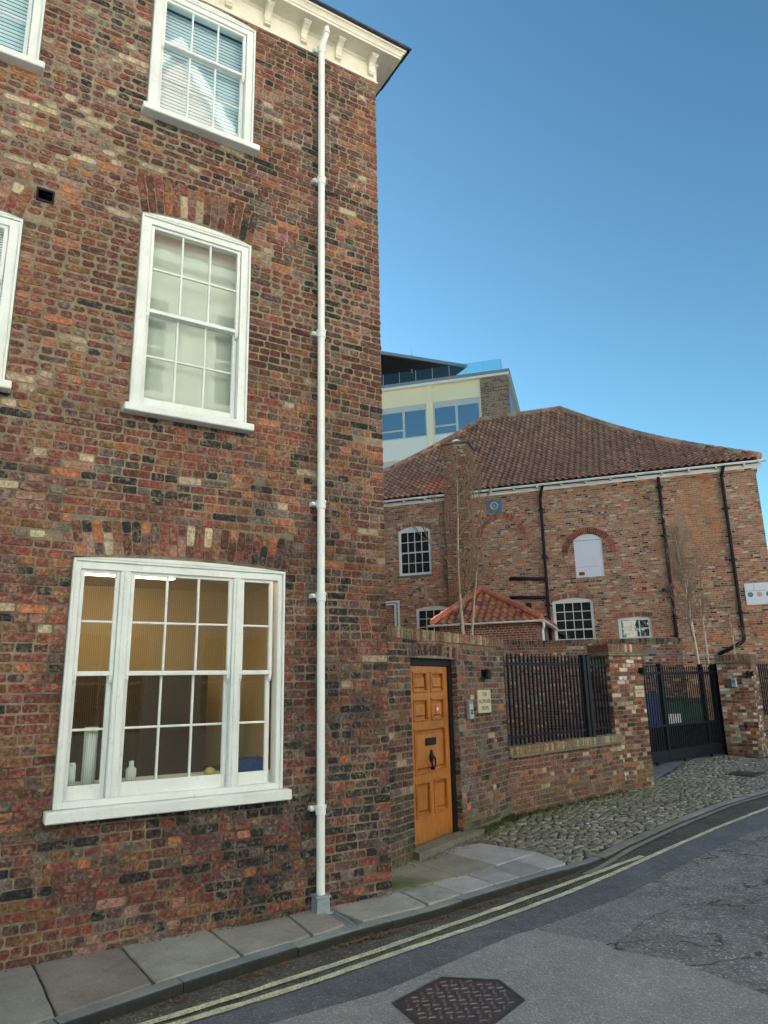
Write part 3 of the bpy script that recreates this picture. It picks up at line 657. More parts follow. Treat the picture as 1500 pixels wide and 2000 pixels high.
rf.build('roof', M['slate'], house)
# downpipe
PX = 2.9
dp = MB(); dp.tube([(PX, -.085, .13), (PX, -.085, .14), (PX, -.085, 3), (PX, -.085, 6), (PX, -.085, 8.87), (PX, -.085, 8.88)], .036, 18)
dp.tube([(PX, -.085, 8.86), (PX, -.087, 8.93), (PX+.01, -.115, 8.98), (PX+.02, -.155, 9.03), (PX+.022, -.165, 9.08), (PX+.022, -.165, 9.14)], .034, 16)
pipe = dp.build('downpipe', M['pipe'], house, True)
for z in (.865, 2.697, 3.574, 5.357, 7.163, 8.88):
    c = MB(); c.tube([(PX, -.085, z-.05), (PX, -.085, z-.046), (PX, -.085, z+.01)], [.042, .044, .044], 18); c.tube([(PX, -.085, z+.01), (PX, -.085, z+.03)], .05, 18)
    c.box(PX-.085, PX+.06, -.06, .012, z-.02, z+.022, bev=.006); c.tube([(PX-.068, -.075, z), (PX-.068, -.055, z)], .013, 8)
    c.build('pipe_collar', M['pipe'], pipe, False)
c = MB(); c.tube([(PX+.022, -.165, 9.04), (PX+.022, -.165, 9.07)], .042, 16); c.build('pipe_collar', M['pipe'], pipe)
sh = MB(); sh.prism([(PX-.062, .055), (PX+.062, .055), (PX+.055, .19), (PX-.055, .19)], -.14, -.03, 'y'); sh.box(PX-.068, PX+.068, -.15, -.02, .175, .195, bev=.004)
sh.build('pipe_shoe', M['lead'], pipe)

# ================================================================ GARDEN WALL WITH DOOR
WA = 26.28
gwall = tag(frame('garden_wall', (4.135, 6.772, 0), WA), 'dark old brick garden wall with a recessed oak door, between the house and the railings', 'wall')
mb = MB(); dh = (.49, 1.66, 0, 2.2); TH = .34
slab_holes(mb, -.56, 3.16, -.05, 2.4, 0, TH, [(.49, 1.66, -.05, 2.2)], 0)
ahole = lambda z: (.47-.04, 1.68+.04) if 2.2-.01 < z < 2.37 else None
def cope_z(s): return 2.4
lay_bricks(mb, Ffront(), -.56, 3.16, .0, 2.4, pal_wall, 21, [rect_hole(dh), ahole])
lay_bricks(mb, Fleft(1.66, -1), .0, TH, .05, 2.2, pal_wall, 22)
lay_bricks(mb, Fleft(3.16, 1), .0, TH, .0, 2.4, pal_wall, 23)
soldiers(mb, Ffront(), .47, 1.68, 2.2, .03, .15, .03, pal_wall, 24, split=False)
mb.build('wall', [M['mortar_low'], M['brick_low']], gwall, fix=False)
def brick_cope(parent, s0, s1, z0, hgt, y0, y1, seed, name='coping', w_=.075, ends=True, pal=pal_cope, slope=0):
    """bricks laid on edge across the wall top"""
    c = MB(); r = random.Random(seed); s = s0
    c.box(s0+.006, s1-.006, y0+.006, y1-.006, z0, z0+hgt-.008, 0)
    while s < s1-.02:
        e = min(s+w_*r.uniform(.92, 1.08), s1)
        if s1-e < .03: e = s1
        dz = r.uniform(-.005, .005); dy = r.uniform(-.004, .004)
        c.box(s+.004, e-.004, y0+dy, y1+dy, z0+.003, z0+hgt+dz, 1, pal(s, z0, r), bev=.006); s = e
    return c.build(name, [M['mortar_low'], M['brick_low']], parent)
brick_cope(gwall, -.56, 3.18, 2.4, .13, -.02, TH+.02, 25)
df = MB(); df.box(.49, .6, .075, .15, .14, 2.2, bev=.004); df.box(1.575, 1.66, .075, .15, .14, 2.2, bev=.004); df.box(.6, 1.575, .075, .15, 2.115, 2.2, bev=.004)
head_strip(df, .49, 1.66, 2.2, .03, 0.001, .076, .149)
df.build('door_frame', M['blackd'], gwall)
# door leaf
dl = MB(); DX0, DX1, DZ0, DZ1 = .603, 1.572, .15, 2.112; dy0, dy1 = .1, .145
stile = .1; cx = (DX0+DX1)/2
rowsz = [(.42, .80), (.88, 1.39), (1.47, 1.73), (1.80, 2.04)]
dl.box(DX0, DX0+stile, dy0, dy1, DZ0, DZ1, bev=.003); dl.box(DX1-stile, DX1, dy0, dy1, DZ0, DZ1, bev=.003)
zz = [DZ0]+[v for r_ in rowsz for v in r_]+[DZ1]
for i in range(0, len(zz), 2): dl.box(DX0+stile, DX1-stile, dy0+.001, dy1-.001, zz[i], zz[i+1], bev=.003)
def panel(x0, x1, z0, z1):
    dl.box(x0, x1, dy0+.026, dy1-.01, z0, z1)
    for (a, b, c, d) in ((x0, x1, z0, z0+.022), (x0, x1, z1-.022, z1), (x0, x0+.022, z0+.022, z1-.022), (x1-.022, x1, z0+.022, z1-.022)): dl.box(a, b, dy0-.014, dy0+.02, c, d, bev=.006)
    i = .05; p = [(x0+i, z0+i), (x1-i, z0+i), (x1-i, z1-i), (x0+i, z1-i)]; q = [(x0+i+.02, z0+i+.02), (x1-i-.02, z0+i+.02), (x1-i-.02, z1-i-.02), (x0+i+.02, z1-i-.02)]
    dl.add([(a, dy0+.026, b) for a, b in p]+[(a, dy0+.006, b) for a, b in q], [(4, 5, 6, 7), (0, 1, 5, 4), (1, 2, 6, 5), (2, 3, 7, 6), (3, 0, 4, 7)])
for k, (a, b) in enumerate(rowsz):
    if k == 1: panel(DX0+stile, DX1-stile, a, b)
    else:
        dl.box(cx-.04, cx+.04, dy0+.001, dy1-.001, a, b, bev=.003); panel(DX0+stile, cx-.04, a, b); panel(cx+.04, DX1-stile, a, b)
door = dl.build('door', M['wood'], gwall)
lpz = MB(); lpz.box(cx-.125, cx+.125, dy0-.012, dy0+.004, 1.19, 1.275, bev=.005); lpz.box(cx-.1, cx+.1, dy0-.018, dy0-.012, 1.205, 1.26, bev=.003); lpz.build('letter_plate', M['black'], door)
kn = MB(); kz = 1.02
kn.prism([(cx-.03, kz+.05), (cx, kz+.115), (cx+.03, kz+.05), (cx+.02, kz-.02), (cx-.02, kz-.02)], dy0-.02, dy0+.004, 'y')
kn.tube([(cx+.045*math.sin(a), dy0-.035, kz-.02+.06*math.cos(a)) for a in [2*math.pi*i/16 for i in range(17)]], .011, 8)
kn.tube([(cx, dy0-.045, kz-.09), (cx, dy0+.0, kz-.09)], .02, 10)
kn.build('door_knocker', M['black'], door)
st = MB(); st.tube([(cx+.2, dy0-.004, 1.6), (cx+.2, dy0+.006, 1.6)], .05, 20); 
sto = st.build('sticker', M['sticker'], door)
st = MB(); st.tube([(cx+.2, dy0-.0055, 1.6), (cx+.2, dy0-.0045, 1.6)], .02, 20); st.build('sticker_mark', M['signw'], sto)
sp = MB(); sp.prism([(.42, -.09), (1.95, -.13), (1.66, .12), (.49, .12)], .02, .142, 'z'); sp.build('door_step', M['stone'], gwall)

def text_mesh(txt, size, mat, parent, loc, name='lettering', rotx=90):
    cu = bpy.data.curves.new('txt', 'FONT'); cu.body = txt; cu.size = size; cu.align_x = 'CENTER'; cu.align_y = 'CENTER'; cu.extrude = .0015; cu.space_line = 1.15
    to = bpy.data.objects.new('txt', cu); sc.collection.objects.link(to)
    dg = bpy.context.evaluated_depsgraph_get(); me = bpy.data.meshes.new_from_object(to.evaluated_get(dg))
    bpy.data.objects.remove(to); me.materials.clear(); me.materials.append(M[mat])
    me.transform(Matrix.Rotation(R(rotx), 4, 'X'))
    o = bpy.data.objects.new(name, me); sc.collection.objects.link(o); o.parent = parent; o.location = loc; return o
def on(fr_, s, d, z):
    a = fr_.rotation_euler.z; return (fr_.location.x+s*math.cos(a)-d*math.sin(a), fr_.location.y+s*math.sin(a)+d*math.cos(a), z)
# name stone
o = thing('name_stone', on(gwall, 2.39, -.012, 1.66), 'cream stone name plate with engraved lettering beside the oak door', 'sign', WA)
MB().box(-.2, .2, -.022, .004, -.15, .15, bev=.004).build('plate', M['sand'], o)
text_mesh('THE\nALDWARK\nMEWS', .078, 'letter', o, (0, -.0225, 0))
# post box / entry phone
o = thing('entry_phone', on(gwall, 1.9, -.012, 1.56), 'small steel entry phone on the wall between oak door and name plate', 'entry phone', WA)
b = MB(); b.box(-.055, .055, -.06, .0, -.11, .09, bev=.008); b.prism([(-.065, .09), (-.0, .09), (-.0, .13), (-.04, .115)], -.06, .06, 'x'); b.build('housing', M['steel'], o)
b = MB()
for i in range(3):
    for j in range(3): b.box(-.03+i*.022, -.016+i*.022, -.0645, -.06, -.05+j*.022, -.036+j*.022)
b.build('keypad', M['black'], o)
def floodlight(loc, deg, label):
    o = thing('wall_light', loc, label, 'light', deg, 'black lights on the brickwork')
    b = MB(); b.box(-.03, .03, -.03, .0, -.04, .06, bev=.004); b.tube([(0, -.03, .02), (0, -.08, .02)], .014, 8); b.build('bracket', M['black'], o)
    b = MB(); b.tube([(.0, -.08, -.065), (.0, -.08, .06)], .04, 14); b.tube([(.085, -.06, -.07), (.085, -.06, .05)], .034, 14); b.box(0, .085, -.075, -.055, -.01, .02); b.build('lamp_head', M['black'], o); return o
floodlight(on(gwall, 2.41, -.006, 2.02), WA, 'black twin wall light above the stone name plate')

# ================================================================ LOW WALL, RAILING, PIERS
LA = 13.5; L0 = (6.97, 8.175)
lwall = tag(frame('low_wall', (*L0, 0), LA), 'low red brick wall with mossy brick coping under the black railing, left of the gate', 'wall')
LL = 3.3
mb = MB(); slab_holes(mb, .0, LL, -.05, .87, 0, .26, [], 0); lay_bricks(mb, Ffront(), 0.0, LL, .0, .86, pal_low, 41)
mb.build('wall', [M['mortar_low'], M['brick_low']], lwall, fix=False)
c = MB(); 
for i in range(14): c.box(i*LL/14+.003, (i+1)*LL/14-.003, -.06, .31, .86+rng.uniform(-.002, .002), .885, bev=.005)
c.build('tile_course', M['stone'], lwall)
brick_cope(lwall, .0, LL+.03, .885, .12, -.035, .29, 42)
rail = tag(frame('railing', (*on(lwall, 0, .12, 0)[:2], 0), LA), 'black vertical bar railing on the low brick wall left of the gate', 'railing')
b = MB(); b.box(.02, LL+.02, -.006, .006, 2.16, 2.2, bev=.002); b.build('top_rail', M['black'], rail)
b = MB(); b.box(.02, LL+.02, -.006, .006, 1.1, 1.14, bev=.002); b.build('bottom_rail', M['black'], rail)
b = MB(); b.box(-.014, .014, -.014, .014, 1.01, 2.3, bev=.002); b.tube([(0, 0, 2.3), (0, 0, 2.34)], [.014, .004], 6)
bar0 = b.build('bar', M['black'], rail)
nb = 30
for i in range(nb):
    o = bar0 if i == 0 else bar0.copy()
    if i: sc.collection.objects.link(o); o.parent = rail
    o.location = (.06+i*(LL-.06)/nb, 0, rng.uniform(-.008, .008))
for s_ in (2.43, 2.56):
    b = MB(); b.box(s_-.045, s_+.045, -.045, .045, 1.0, 2.33, bev=.005); b.box(s_-.05, s_+.05, -.05, .05, 2.33, 2.345, bev=.005); b.build('post', M['black'], rail)
def pier(loc, deg, wx, wy, top, pal, seed, label):
    o = thing('gate_pier', (*loc, 0), label, 'pier', deg, 'brick gate piers')
    mb = MB(); t_ = top-.21
    mb.box(.002, wx-.002, .002, wy-.002, -.05, t_+.01, 0)
    lay_bricks(mb, Ffront(), 0, wx, .0, t_, pal, seed, header_every=2); lay_bricks(mb, Fleft(0, -1), 0, wy, .0, t_, pal, seed+1, header_every=2)
    lay_bricks(mb, Fleft(wx, 1), 0, wy, .0, t_, pal, seed+2, header_every=2)
    lay_bricks(mb, lambda s, d, z: (s, wy+d, z), 0, wx, .0, t_, pal, seed+3, header_every=2)
    mb.build('shaft', [M['mortar_low'], M['brick_low']], o, fix=False)
    c = MB()
    for k in range(4): c.box(-.05+k*(wx+.1)/4+.002, -.05+(k+1)*(wx+.1)/4-.002, -.05, wy+.05, t_+rng.uniform(-.002, .002), t_+.035, bev=.006)
    for k in range(4): c.box(-.035+k*(wx+.07)/4+.002, -.035+(k+1)*(wx+.07)/4-.002, -.035, wy+.035, t_+.036, t_+.065, bev=.006)
    c.build('tile_course', M['stone'], o)
    brick_cope(o, -.02, wx+.02, t_+.065, .145, -.02, wy+.02, seed+5, name='cap', pal=lambda x, z, r: pick(r, [(3, BRN), (2, RED), (2, CRM), (2, GRY), (1, (.3, .25, .16))]))
    return o
p1 = pier((10.15, 9.02), 2, .9, .45, 2.55, pal_pier, 60, 'brick gate pier with small name plate, left of the black gate')
p2 = pier((16.72, 11.40), -68, .78, .8, 2.5, pal_pierr, 70, 'orange and white brick gate pier with keypad, right of the black gate')
o = thing('name_stone', on(p1, .72, -.012, 1.71), 'small cream name plate on the brick pier left of the gate', 'sign', 2)
MB().box(-.125, .125, -.02, .004, -.1, .1, bev=.004).build('plate', M['sand'], o)
text_mesh('ALDWARK\nMEWS', .05, 'letter', o, (0, -.0205, 0))
floodlight(on(p1, .80, -.006, 2.07), 2, 'black twin wall light above the small name plate on the left gate pier')
o = thing('keypad', on(p2, .36, -.012, 1.82), 'small grey keypad on the orange and white pier right of the gate', 'keypad', -68)
MB().box(-.06, .06, -.05, .0, -.11, .11, bev=.008).build('housing', M['steel'], o); MB().box(-.04, .04, -.053, -.05, -.02, .07, bev=.001).build('screen', M['blueplate'], o)
o = MB(); o.box(-.02, .02, -.03, .0, -.06, .06, bev=.004); o = o.build('gate_sensor', M['black']); o.location = on(p2, .5, -.008, .78); o.rotation_euler.z = R(-68); tag(o, 'tiny black sensor low on the right gate pier', 'sensor')
floodlight(on(p2, .72, -.006, 2.03), -68, 'black twin wall light at the street edge of the right gate pier')
# ---- gate
GA = 9.7
gate = tag(frame('sliding_gate', (13.49, 11.0, .06), GA), 'black metal sliding gate with vertical bars and solid lower panel, between the brick piers', 'gate')
G0, G1 = -1.0, 3.32
b = MB(); b.box(G0, G1, -.04, .04, .1, .32, bev=.006); b.build('bottom_rail', M['black'], gate)
b = MB(); b.box(G0, G1, -.035, .035, .82, .87, bev=.005); b.build('middle_rail', M['black'], gate)
b = MB(); b.box(G0, G1, -.035, .035, 1.98, 2.04, bev=.005); b.build('top_rail', M['black'], gate)
b = MB(); b.box(G0, G1, .012, .018, .32, .82); b.build('infill_panel', M['black'], gate)
for s_ in (G0, .62, G1-.7, G1-.08):
    b = MB(); b.box(s_, s_+.08, -.045, .045, .1, 2.2, bev=.005); b.box(s_-.006, s_+.086, -.05, .05, 2.2, 2.22, bev=.005); b.build('stile', M['black'], gate)
b = MB(); b.box(-.01, .01, -.01, .01, .32, 2.16, bev=.002); bar0 = b.build('bar', M['black'], gate)
k = 0; s_ = G0+.13
while s_ < G1-.1:
    o = bar0 if k == 0 else bar0.copy()
    if k: sc.collection.objects.link(o); o.parent = gate
    o.location = (s_, 0, 0); k += 1; s_ += .105
for s_ in (.15, 1.4, 2.7):
    b = MB(); b.tube([(s_, -.02, .05), (s_, .02, .05)], .05, 14); b.build('wheel', M['black'], gate)
post = tag(frame('gate_post', (*on(gate, 3.42, -.12, 0)[:2], 0), GA), 'black steel receiving post between the gate and the right pier', 'post')
b = MB(); b.box(-.06, .2, -.12, .1, .03, 2.27, bev=.008); b.build('upright', M['black'], post); b = MB(); b.box(-.07, .21, -.13, .11, 2.27, 2.29, bev=.004); b.build('post_cap', M['black'], post)
# ---- wall and fence beyond the right pier
sf = on(p2, .87, .9, 0)
SA = 8
swall = tag(frame('low_wall', on(p2, .74, .5, 0), SA), 'low brick wall at the right edge of the picture, beyond the right pier', 'wall')
mb = MB(); slab_holes(mb, -.05, 4, -.05, .87, 0, .26, [], 0); lay_bricks(mb, Ffront(), -.05, 4, 0, .86, pal_low, 81); mb.build('wall', [M['mortar_low'], M['brick_low']], swall, fix=False)
c = MB(); c.box(-.05, 4, -.06, .31, .86, .885, bev=.005); c.build('tile_course', M['stone'], swall)
brick_cope(swall, -.05, 4, .885, .12, -.035, .29, 82)
rail2 = tag(frame('railing', on(swall, 0, .12, 0), SA), 'black bar railing at the right edge of the picture, beyond the right pier', 'railing')
for z_, nm in ((2.1, 'top_rail'), (1.1, 'bottom_rail')): b = MB(); b.box(-.05, 4, -.006, .006, z_, z_+.04, bev=.002); b.build(nm, M['black'], rail2)
for i in range(34):
    o = bpy.data.objects.new('bar', bpy.data.objects['bar'].data) if False else rail.children[2].copy()
    o.name = 'bar'; sc.collection.objects.link(o); o.parent = rail2; o.location = (.03+i*.115, 0, -.04)

# ================================================================ YARD
ywall = tag(frame('yard_wall', (12.7, 14.8, 0), -31), 'dark sooty brick yard wall behind the railing, in front of the warehouse', 'wall')
mb = MB(); mb.box(-3.2, 4.72, 0, .35, -.05, 2.9, 0)
mb.build('wall', M['brick_wh_dark'], ywall)
brick_cope(ywall, -3.2, 4.74, 2.9, .11, -.03, .38, 91, pal=lambda x, z, r: pick(r, [(3, BLK), (3, GRY), (2, BRN), (1, DRED)]))
def bin_(loc, deg, wx, wy, hz, mat, label):
    o = thing('wheelie_bin', loc, label, 'bin', deg, 'large wheeled bins behind the gate')
    b = MB(); b.add([(.06, .06, .15), (wx-.06, .06, .15), (wx-.06, wy-.06, .15), (.06, wy-.06, .15), (0, 0, hz), (wx, 0, hz), (wx, wy, hz), (0, wy, hz)], [(3, 2, 1, 0), (4, 5, 6, 7), (0, 1, 5, 4), (1, 2, 6, 5), (2, 3, 7, 6), (3, 0, 4, 7)])
    b.box(-.03, wx+.03, -.03, wy+.03, hz-.06, hz, bev=.01)
    b.build('body', M[mat], o)
    b = MB(); b.prism([(-.05, hz+.002), (wy+.03, hz+.002), (wy, hz+.12), (.15, hz+.1), (-.05, hz+.035)], -.03, wx+.03, 'x'); b.build('lid', M[mat], o)
    for x, y in ((.12, .12), (wx-.12, .12), (.12, wy-.12), (wx-.12, wy-.12)):
        b = MB(); b.tube([(x-.02, y, .085), (x+.02, y, .085)], .08, 14); b.build('wheel', M['black'], o)
    b = MB(); b.box(wx*.22, wx*.47, -.0, .012, hz*.52, hz*.8); q = b.build('label_plate', M['signw'], o); q.rotation_euler.x = 0; q.location.y = -.012
    return o
bin_((13.9, 12.0, .05), -20, .95, .8, 1.45, 'blue', 'large dark blue wheeled bin behind the left end of the gate')
bin_((15.35, 12.25, .05), -25, 1.25, .9, 1.3, 'green', 'large dark green wheeled bin behind the middle of the gate')

# ================================================================ WAREHOUSE
WR = -50.5
wh = tag(frame('warehouse', (17.191, 20.782, 0), WR), 'wide brick warehouse with hipped red pantile roof and black downpipes behind the yard', 'building')
WX0, WX1, WZ = -7.87, 9.55, 9.1
wins = [(-3.5, -2.17, 6.13, 7.93, .17), (-2.85, -1.47, 2.7, 4.8, .09), (2.33, 3.75, 2.7, 4.78, .1), (4.54, 5.64, 2.7, 4.06, .04), (3.26, 4.25, 5.6, 6.98, .22)]
mb = MB(); holes_w = [(a, b_, c_, d+ri) for a, b_, c_, d, ri in wins]
slab_holes(mb, WX0, WX1, -.05, WZ, 0, .35, holes_w, 0)
for a, b_, c_, d, ri in wins:      # brick spandrels under the curved heads
    n = 12
    for side in (0, 1):
        pts = [(a+(b_-a)*i/n, arc_z(a+(b_-a)*i/n, a, b_, d, ri)) for i in (range(0, n//2+1) if side == 0 else range(n//2, n+1))]
        mb.prism(([(a, d+ri+.002)] if side == 0 else [(b_, d+ri+.002)])+(pts if side == 0 else pts[::-1])[:-1]+[((a+b_)/2, d+ri+.002)], .003, .345, 'y', 0)
mb.box(WX0, WX0+.35, .35, 13.3, -.05, WZ); mb.box(WX1-.35, WX1, .35, 13.3, -.05, WZ); mb.box(WX0+.35, WX1-.35, 12.95, 13.3, -.05, WZ)
mb.box(WX0-.03, WX1+.03, -.05, 0, 8.82, 8.9); mb.box(WX0-.05, WX1+.05, -.09, 0, 8.9, 9.0)
mb.build('wall', M['brick_wh'], wh)
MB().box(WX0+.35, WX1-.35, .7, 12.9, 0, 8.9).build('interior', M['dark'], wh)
def round_arch(cx, zc, r0, r1, a0, a1, n, seed, name='brick_arch'):
    c = MB(); r = random.Random(seed)
    for i in range(n):
        A = R(a0+(a1-a0)*(i+.08)/n); B = R(a0+(a1-a0)*(i+.92)/n)
        c.prism([(cx+r0*math.cos(A), zc+r0*math.sin(A)), (cx+r1*math.cos(A), zc+r1*math.sin(A)), (cx+r1*math.cos(B), zc+r1*math.sin(B)), (cx+r0*math.cos(B), zc+r0*math.sin(B))], -.02, .01, 'y', 0, pick(r, [(4, (.42, .15, .085)), (2, (.34, .11, .07)), (1, ORA), (1, BRN)]))
    c.build(name, M['brick'], wh)
round_arch(3.77, 6.45, .74, .97, 2, 178, 38, 1)
round_arch(.62, 7.32, .74, .97, 5, 175, 38, 2)
for k, (a, b_, c_, d, ri) in enumerate(wins):
    if k == 4: continue
    c = MB(); soldiers(c, Ffront(), a-.03, b_+.03, d+.01, ri, .16, .05, lambda x, z, r: pick(r, [(3, (.36, .15, .09)), (2, (.25, .14, .09)), (1, CRM), (1, ORA)]), 100+k, w_=.08, m=0, split=False); c.build('brick_arch', M['brick'], wh)
def wh_window(a, b_, c_, d, ri, cols, rows_, dark=True):
    f = MB(); y = .05
    f.box(a, a+.07, y, y+.09, c_, d+.01, bev=.004); f.box(b_-.07, b_, y, y+.09, c_, d+.01, bev=.004); head_strip(f, a, b_, d, ri, .05, y, y+.089); f.box(a, b_, y, y+.089, c_, c_+.07, bev=.004)
    wi = f.build('window', M['paint'], wh)
    MB().box(a-.06, b_+.06, -.05, .12, c_-.09, c_-.003, bev=.006).build('window_sill', M['stone'], wi)
    zm = c_+(d-c_)*(.5 if rows_ == 4 else .5)
    make_sash('upper_sash', wi, a+.07, b_-.07, zm, d-.04, cols, rows_//2, y+.012, st=.03, top=.03, bot=.04, bar=.028, th=.03, gl='glassd')
    make_sash('lower_sash', wi, a+.07, b_-.07, c_+.06, zm+.02, cols, rows_//2, y+.045, st=.03, top=.03, bot=.05, bar=.028, th=.03, gl='glassd')
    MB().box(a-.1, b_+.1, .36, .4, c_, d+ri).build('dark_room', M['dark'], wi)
wh_window(*wins[0], 4, 4); wh_window(*wins[1], 4, 6); wh_window(*wins[2], 4, 6); wh_window(*wins[3], 3, 4)
a, b_, c_, d, ri = wins[4]
f = MB(); head_strip(f, a, b_, d, ri, d-c_, .04, .1); f.box(a, b_, .02, .12, c_-.04, c_, bev=.004)
shu = f.build('shutter', M['signw'], wh)
g_ = MB(); g_.box(a+.02, b_-.02, .034, .041, 6.95, 6.965); g_.box(a+.1, b_-.2, .034, .041, 5.98, 5.985); g_.build('board_joint', M['grout'] if 'grout' in M else M['stone'], shu)
g_ = MB(); g_.box(a+.1, a+.3, .034, .041, 5.68, 5.8); g_.build('peeling_patch', M['red'], shu)
# plate, small vents
g_ = MB(); g_.box(.14, .72, -.03, .0, 8.3, 8.86, bev=.004); pl = g_.build('wall_plate', M['blueplate'], wh)
g_ = MB(); g_.tube([(.43+.13*math.cos(a), -.05, 8.58+.13*math.sin(a)) for a in [2*math.pi*i/20 for i in range(21)]], .035, 8); g_.tube([(.43, -.06, 8.58), (.43, -.02, 8.58)], .04, 10)
g_.build('tie_ring', M['sand'], pl)
MB().box(1.38, 1.58, -.006, .02, 4.52, 4.78).build('air_vent', M['dark'], wh); MB().box(5.45, 5.6, -.01, .02, 5.0, 5.13).build('alarm_plate', M['red'], wh)
def downpipe(parent, s, z0, z1, extra=None, top=None):
    b = MB(); b.tube([(s, -.12, z0), (s, -.12, z0+.02), (s, -.12, z1-.02), (s, -.12, z1)], .055, 12)
    if top: b.tube(top, .055, 12)
    if extra:
        for e in extra: b.tube(e, .06, 12)
    pp = b.build('downpipe', M['bpipe'], parent, True)
    z = z0+.8
    while z < z1:
        c = MB(); c.tube([(s, -.12, z), (s, -.12, z+.1)], .075, 12); c.box(s-.13, s+.13, -.07, 0, z+.03, z+.07); c.build('pipe_collar', M['bpipe'], pp); z += 1.8
    return pp
downpipe(wh, 2.2, 2.0, 8.75, [[(.9, -.12, 5.72), (1.3, -.12, 5.7), (2.2, -.14, 5.62)], [(.9, -.12, 5.02), (1.3, -.12, 5.0), (2.2, -.14, 4.94)], [(.9, -.12, 5.72), (.88, .05, 5.72)], [(.9, -.12, 5.02), (.88, .05, 5.02)]], [(2.2, -.12, 8.7), (2.25, -.16, 8.9), (2.33, -.3, 9.1), (2.35, -.33, 9.2)])
downpipe(wh, 6.4, 2.4, 9.0, [[(6.1, -.1, 4.98), (6.4, -.12, 4.9)]])
downpipe(wh, 8.45, 3.2, 8.85, [[(8.45, -.12, 3.22), (8.4, -.13, 3.12), (8.2, -.14, 3.0), (7.6, -.14, 2.72)]], [(8.45, -.12, 8.8), (8.5, -.2, 9.0), (8.55, -.33, 9.15)])
gt = MB(); prof = [(-.33+.07*math.cos(a), 9.17+.07*math.sin(a)) for a in [math.pi+math.pi*i/8 for i in range(9)]]
prof2 = [(-.33+.058*math.cos(a), 9.17+.058*math.sin(a)) for a in [math.pi*2-math.pi*i/8 for i in range(9)]]
gt.prism(prof+prof2, WX0-.35, WX1+.3, 'x'); gt.build('gutter', M['pipe'], wh)
gb = MB(); gb.box(WX0-.2, WX1+.2, -.12, -.09, 8.98, 9.12)
for i in range(20): gb.box(WX0+.3+i*.88, WX0+.36+i*.88, -.33, -.1, 9.05, 9.1)
gb.build('fascia', M['paint'], wh)
# pantiles
def sag(p, z0, z1, amt):
    t = min(1, max(0, (p[2]-z0)/(z1-z0))); return (p[0], p[1], p[2]-amt*math.sin(math.pi*min(1, t*1.0))**1.0)
def tile_slope(mb, E0, E1, T0, T1, tw, th, seed, cols, amt=0, lift=.035, roll=.035):
    """E0-E1 eave, T0-T1 top; tiles laid in rows"""
    E0, E1, T0, T1 = map(Vector, (E0, E1, T0, T1)); r = random.Random(seed)
    u = (E1-E0).normalized(); hgt = (T0-E0)-u*((T0-E0).dot(u)); Ls = hgt.length; v = hgt.normalized(); n = u.cross(v)
    if n.z < 0: n = -n
    rows = int(Ls/th); th = Ls/rows
    def lim(t):
        a = (T0-E0).dot(u)*t; b = (E1-E0).length+((T1-E1).dot(u))*t; return a, b
    for k in range(rows):
        a0, b0 = lim(k/rows); a1, b1 = lim((k+1)/rows)
        i0 = math.floor(min(a0, a1)/tw); i1 = math.ceil(max(b0, b1)/tw)
        for i in range(i0, i1):
            sc_ = (i+.5)*tw
            if sc_ < (a0+a1)/2-tw*.2 or sc_ > (b0+b1)/2+tw*.2: continue
            vs = []; jl = r.uniform(-.006, .006)
            m_ = 7
            for q, (tv, lf) in enumerate(((k*th-.03, lift), (k*th-.03, lift-.02), ((k+1)*th, .0))):
                if q == 1: continue
                for j in range(m_+1):
                    x = j/m_; hh = roll*math.sin(2*math.pi*(x-.02)) if x < .75 else roll*math.sin(2*math.pi*(x-.02))
                    P = E0+u*((i+x)*tw)+v*(tv)+n*(hh+lf+jl); vs.append(P)
            for j in range(m_+1):
                x = j/m_; hh = roll*math.sin(2*math.pi*(x-.02)); vs.append(E0+u*((i+x)*tw)+v*(k*th-.028)+n*(hh+lift+jl-.022))
            if amt: vs = [sag(p, E0.z, T0.z, amt) for p in vs]
            w1 = m_+1
            fs = [(j, j+1, w1+j+1, w1+j) for j in range(m_)]+[(2*w1+j, 2*w1+j+1, j+1, j) for j in range(m_)]
            mb.add(vs, fs, 0, pick(r, cols))
    q = [Vector(p)-n*.03 for p in (E0, E1, T1, T0)]
    # backing under the tiles in strips that follow the sag
    S = 8; vs = []
    for k in range(S+1):
        t = k/S; pa = q[0]+(q[3]-q[0])*t; pb = q[1]+(q[2]-q[1])*t
        if amt: pa = Vector(sag(pa, E0.z, T0.z, amt)); pb = Vector(sag(pb, E0.z, T0.z, amt))
        vs += [pa, pb]
    mb.add(vs, [(2*k, 2*k+1, 2*k+3, 2*k+2) for k in range(S)], 0, (.06, .04, .035))
EZ = 9.25; RZ = 14.7; ex0, ex1, ey = -8.0, 9.68, -.36
TC = [(5, (.54, .25, .15)), (3, (.6, .3, .18)), (2, (.48, .22, .14)), (1, (.58, .3, .19)), (.5, (.34, .17, .13))]
rmb = MB(); RY = 6.6
tile_slope(rmb, (ex0, ey, EZ), (ex1, ey, EZ), (-1.06, RY, RZ), (2.68, RY, RZ), .235, .31, 3, TC, .3, .055, .045)
tile_slope(rmb, (ex1, ey, EZ), (ex1, 13.56, EZ), (2.68, RY, RZ), (2.68, RY+.01, RZ), .47, .62, 4, TC, .3)
tile_slope(rmb, (ex0, 13.56, EZ), (ex0, ey, EZ), (-1.06, RY, RZ), (-1.06, RY-.01, RZ), .47, .62, 5, TC, .3)
rmb.add([(ex0, 13.56, EZ), (ex1, 13.56, EZ), (2.68, RY, RZ), (-1.06, RY, RZ)], [(0, 1, 2, 3)], 0, (.2, .09, .06))
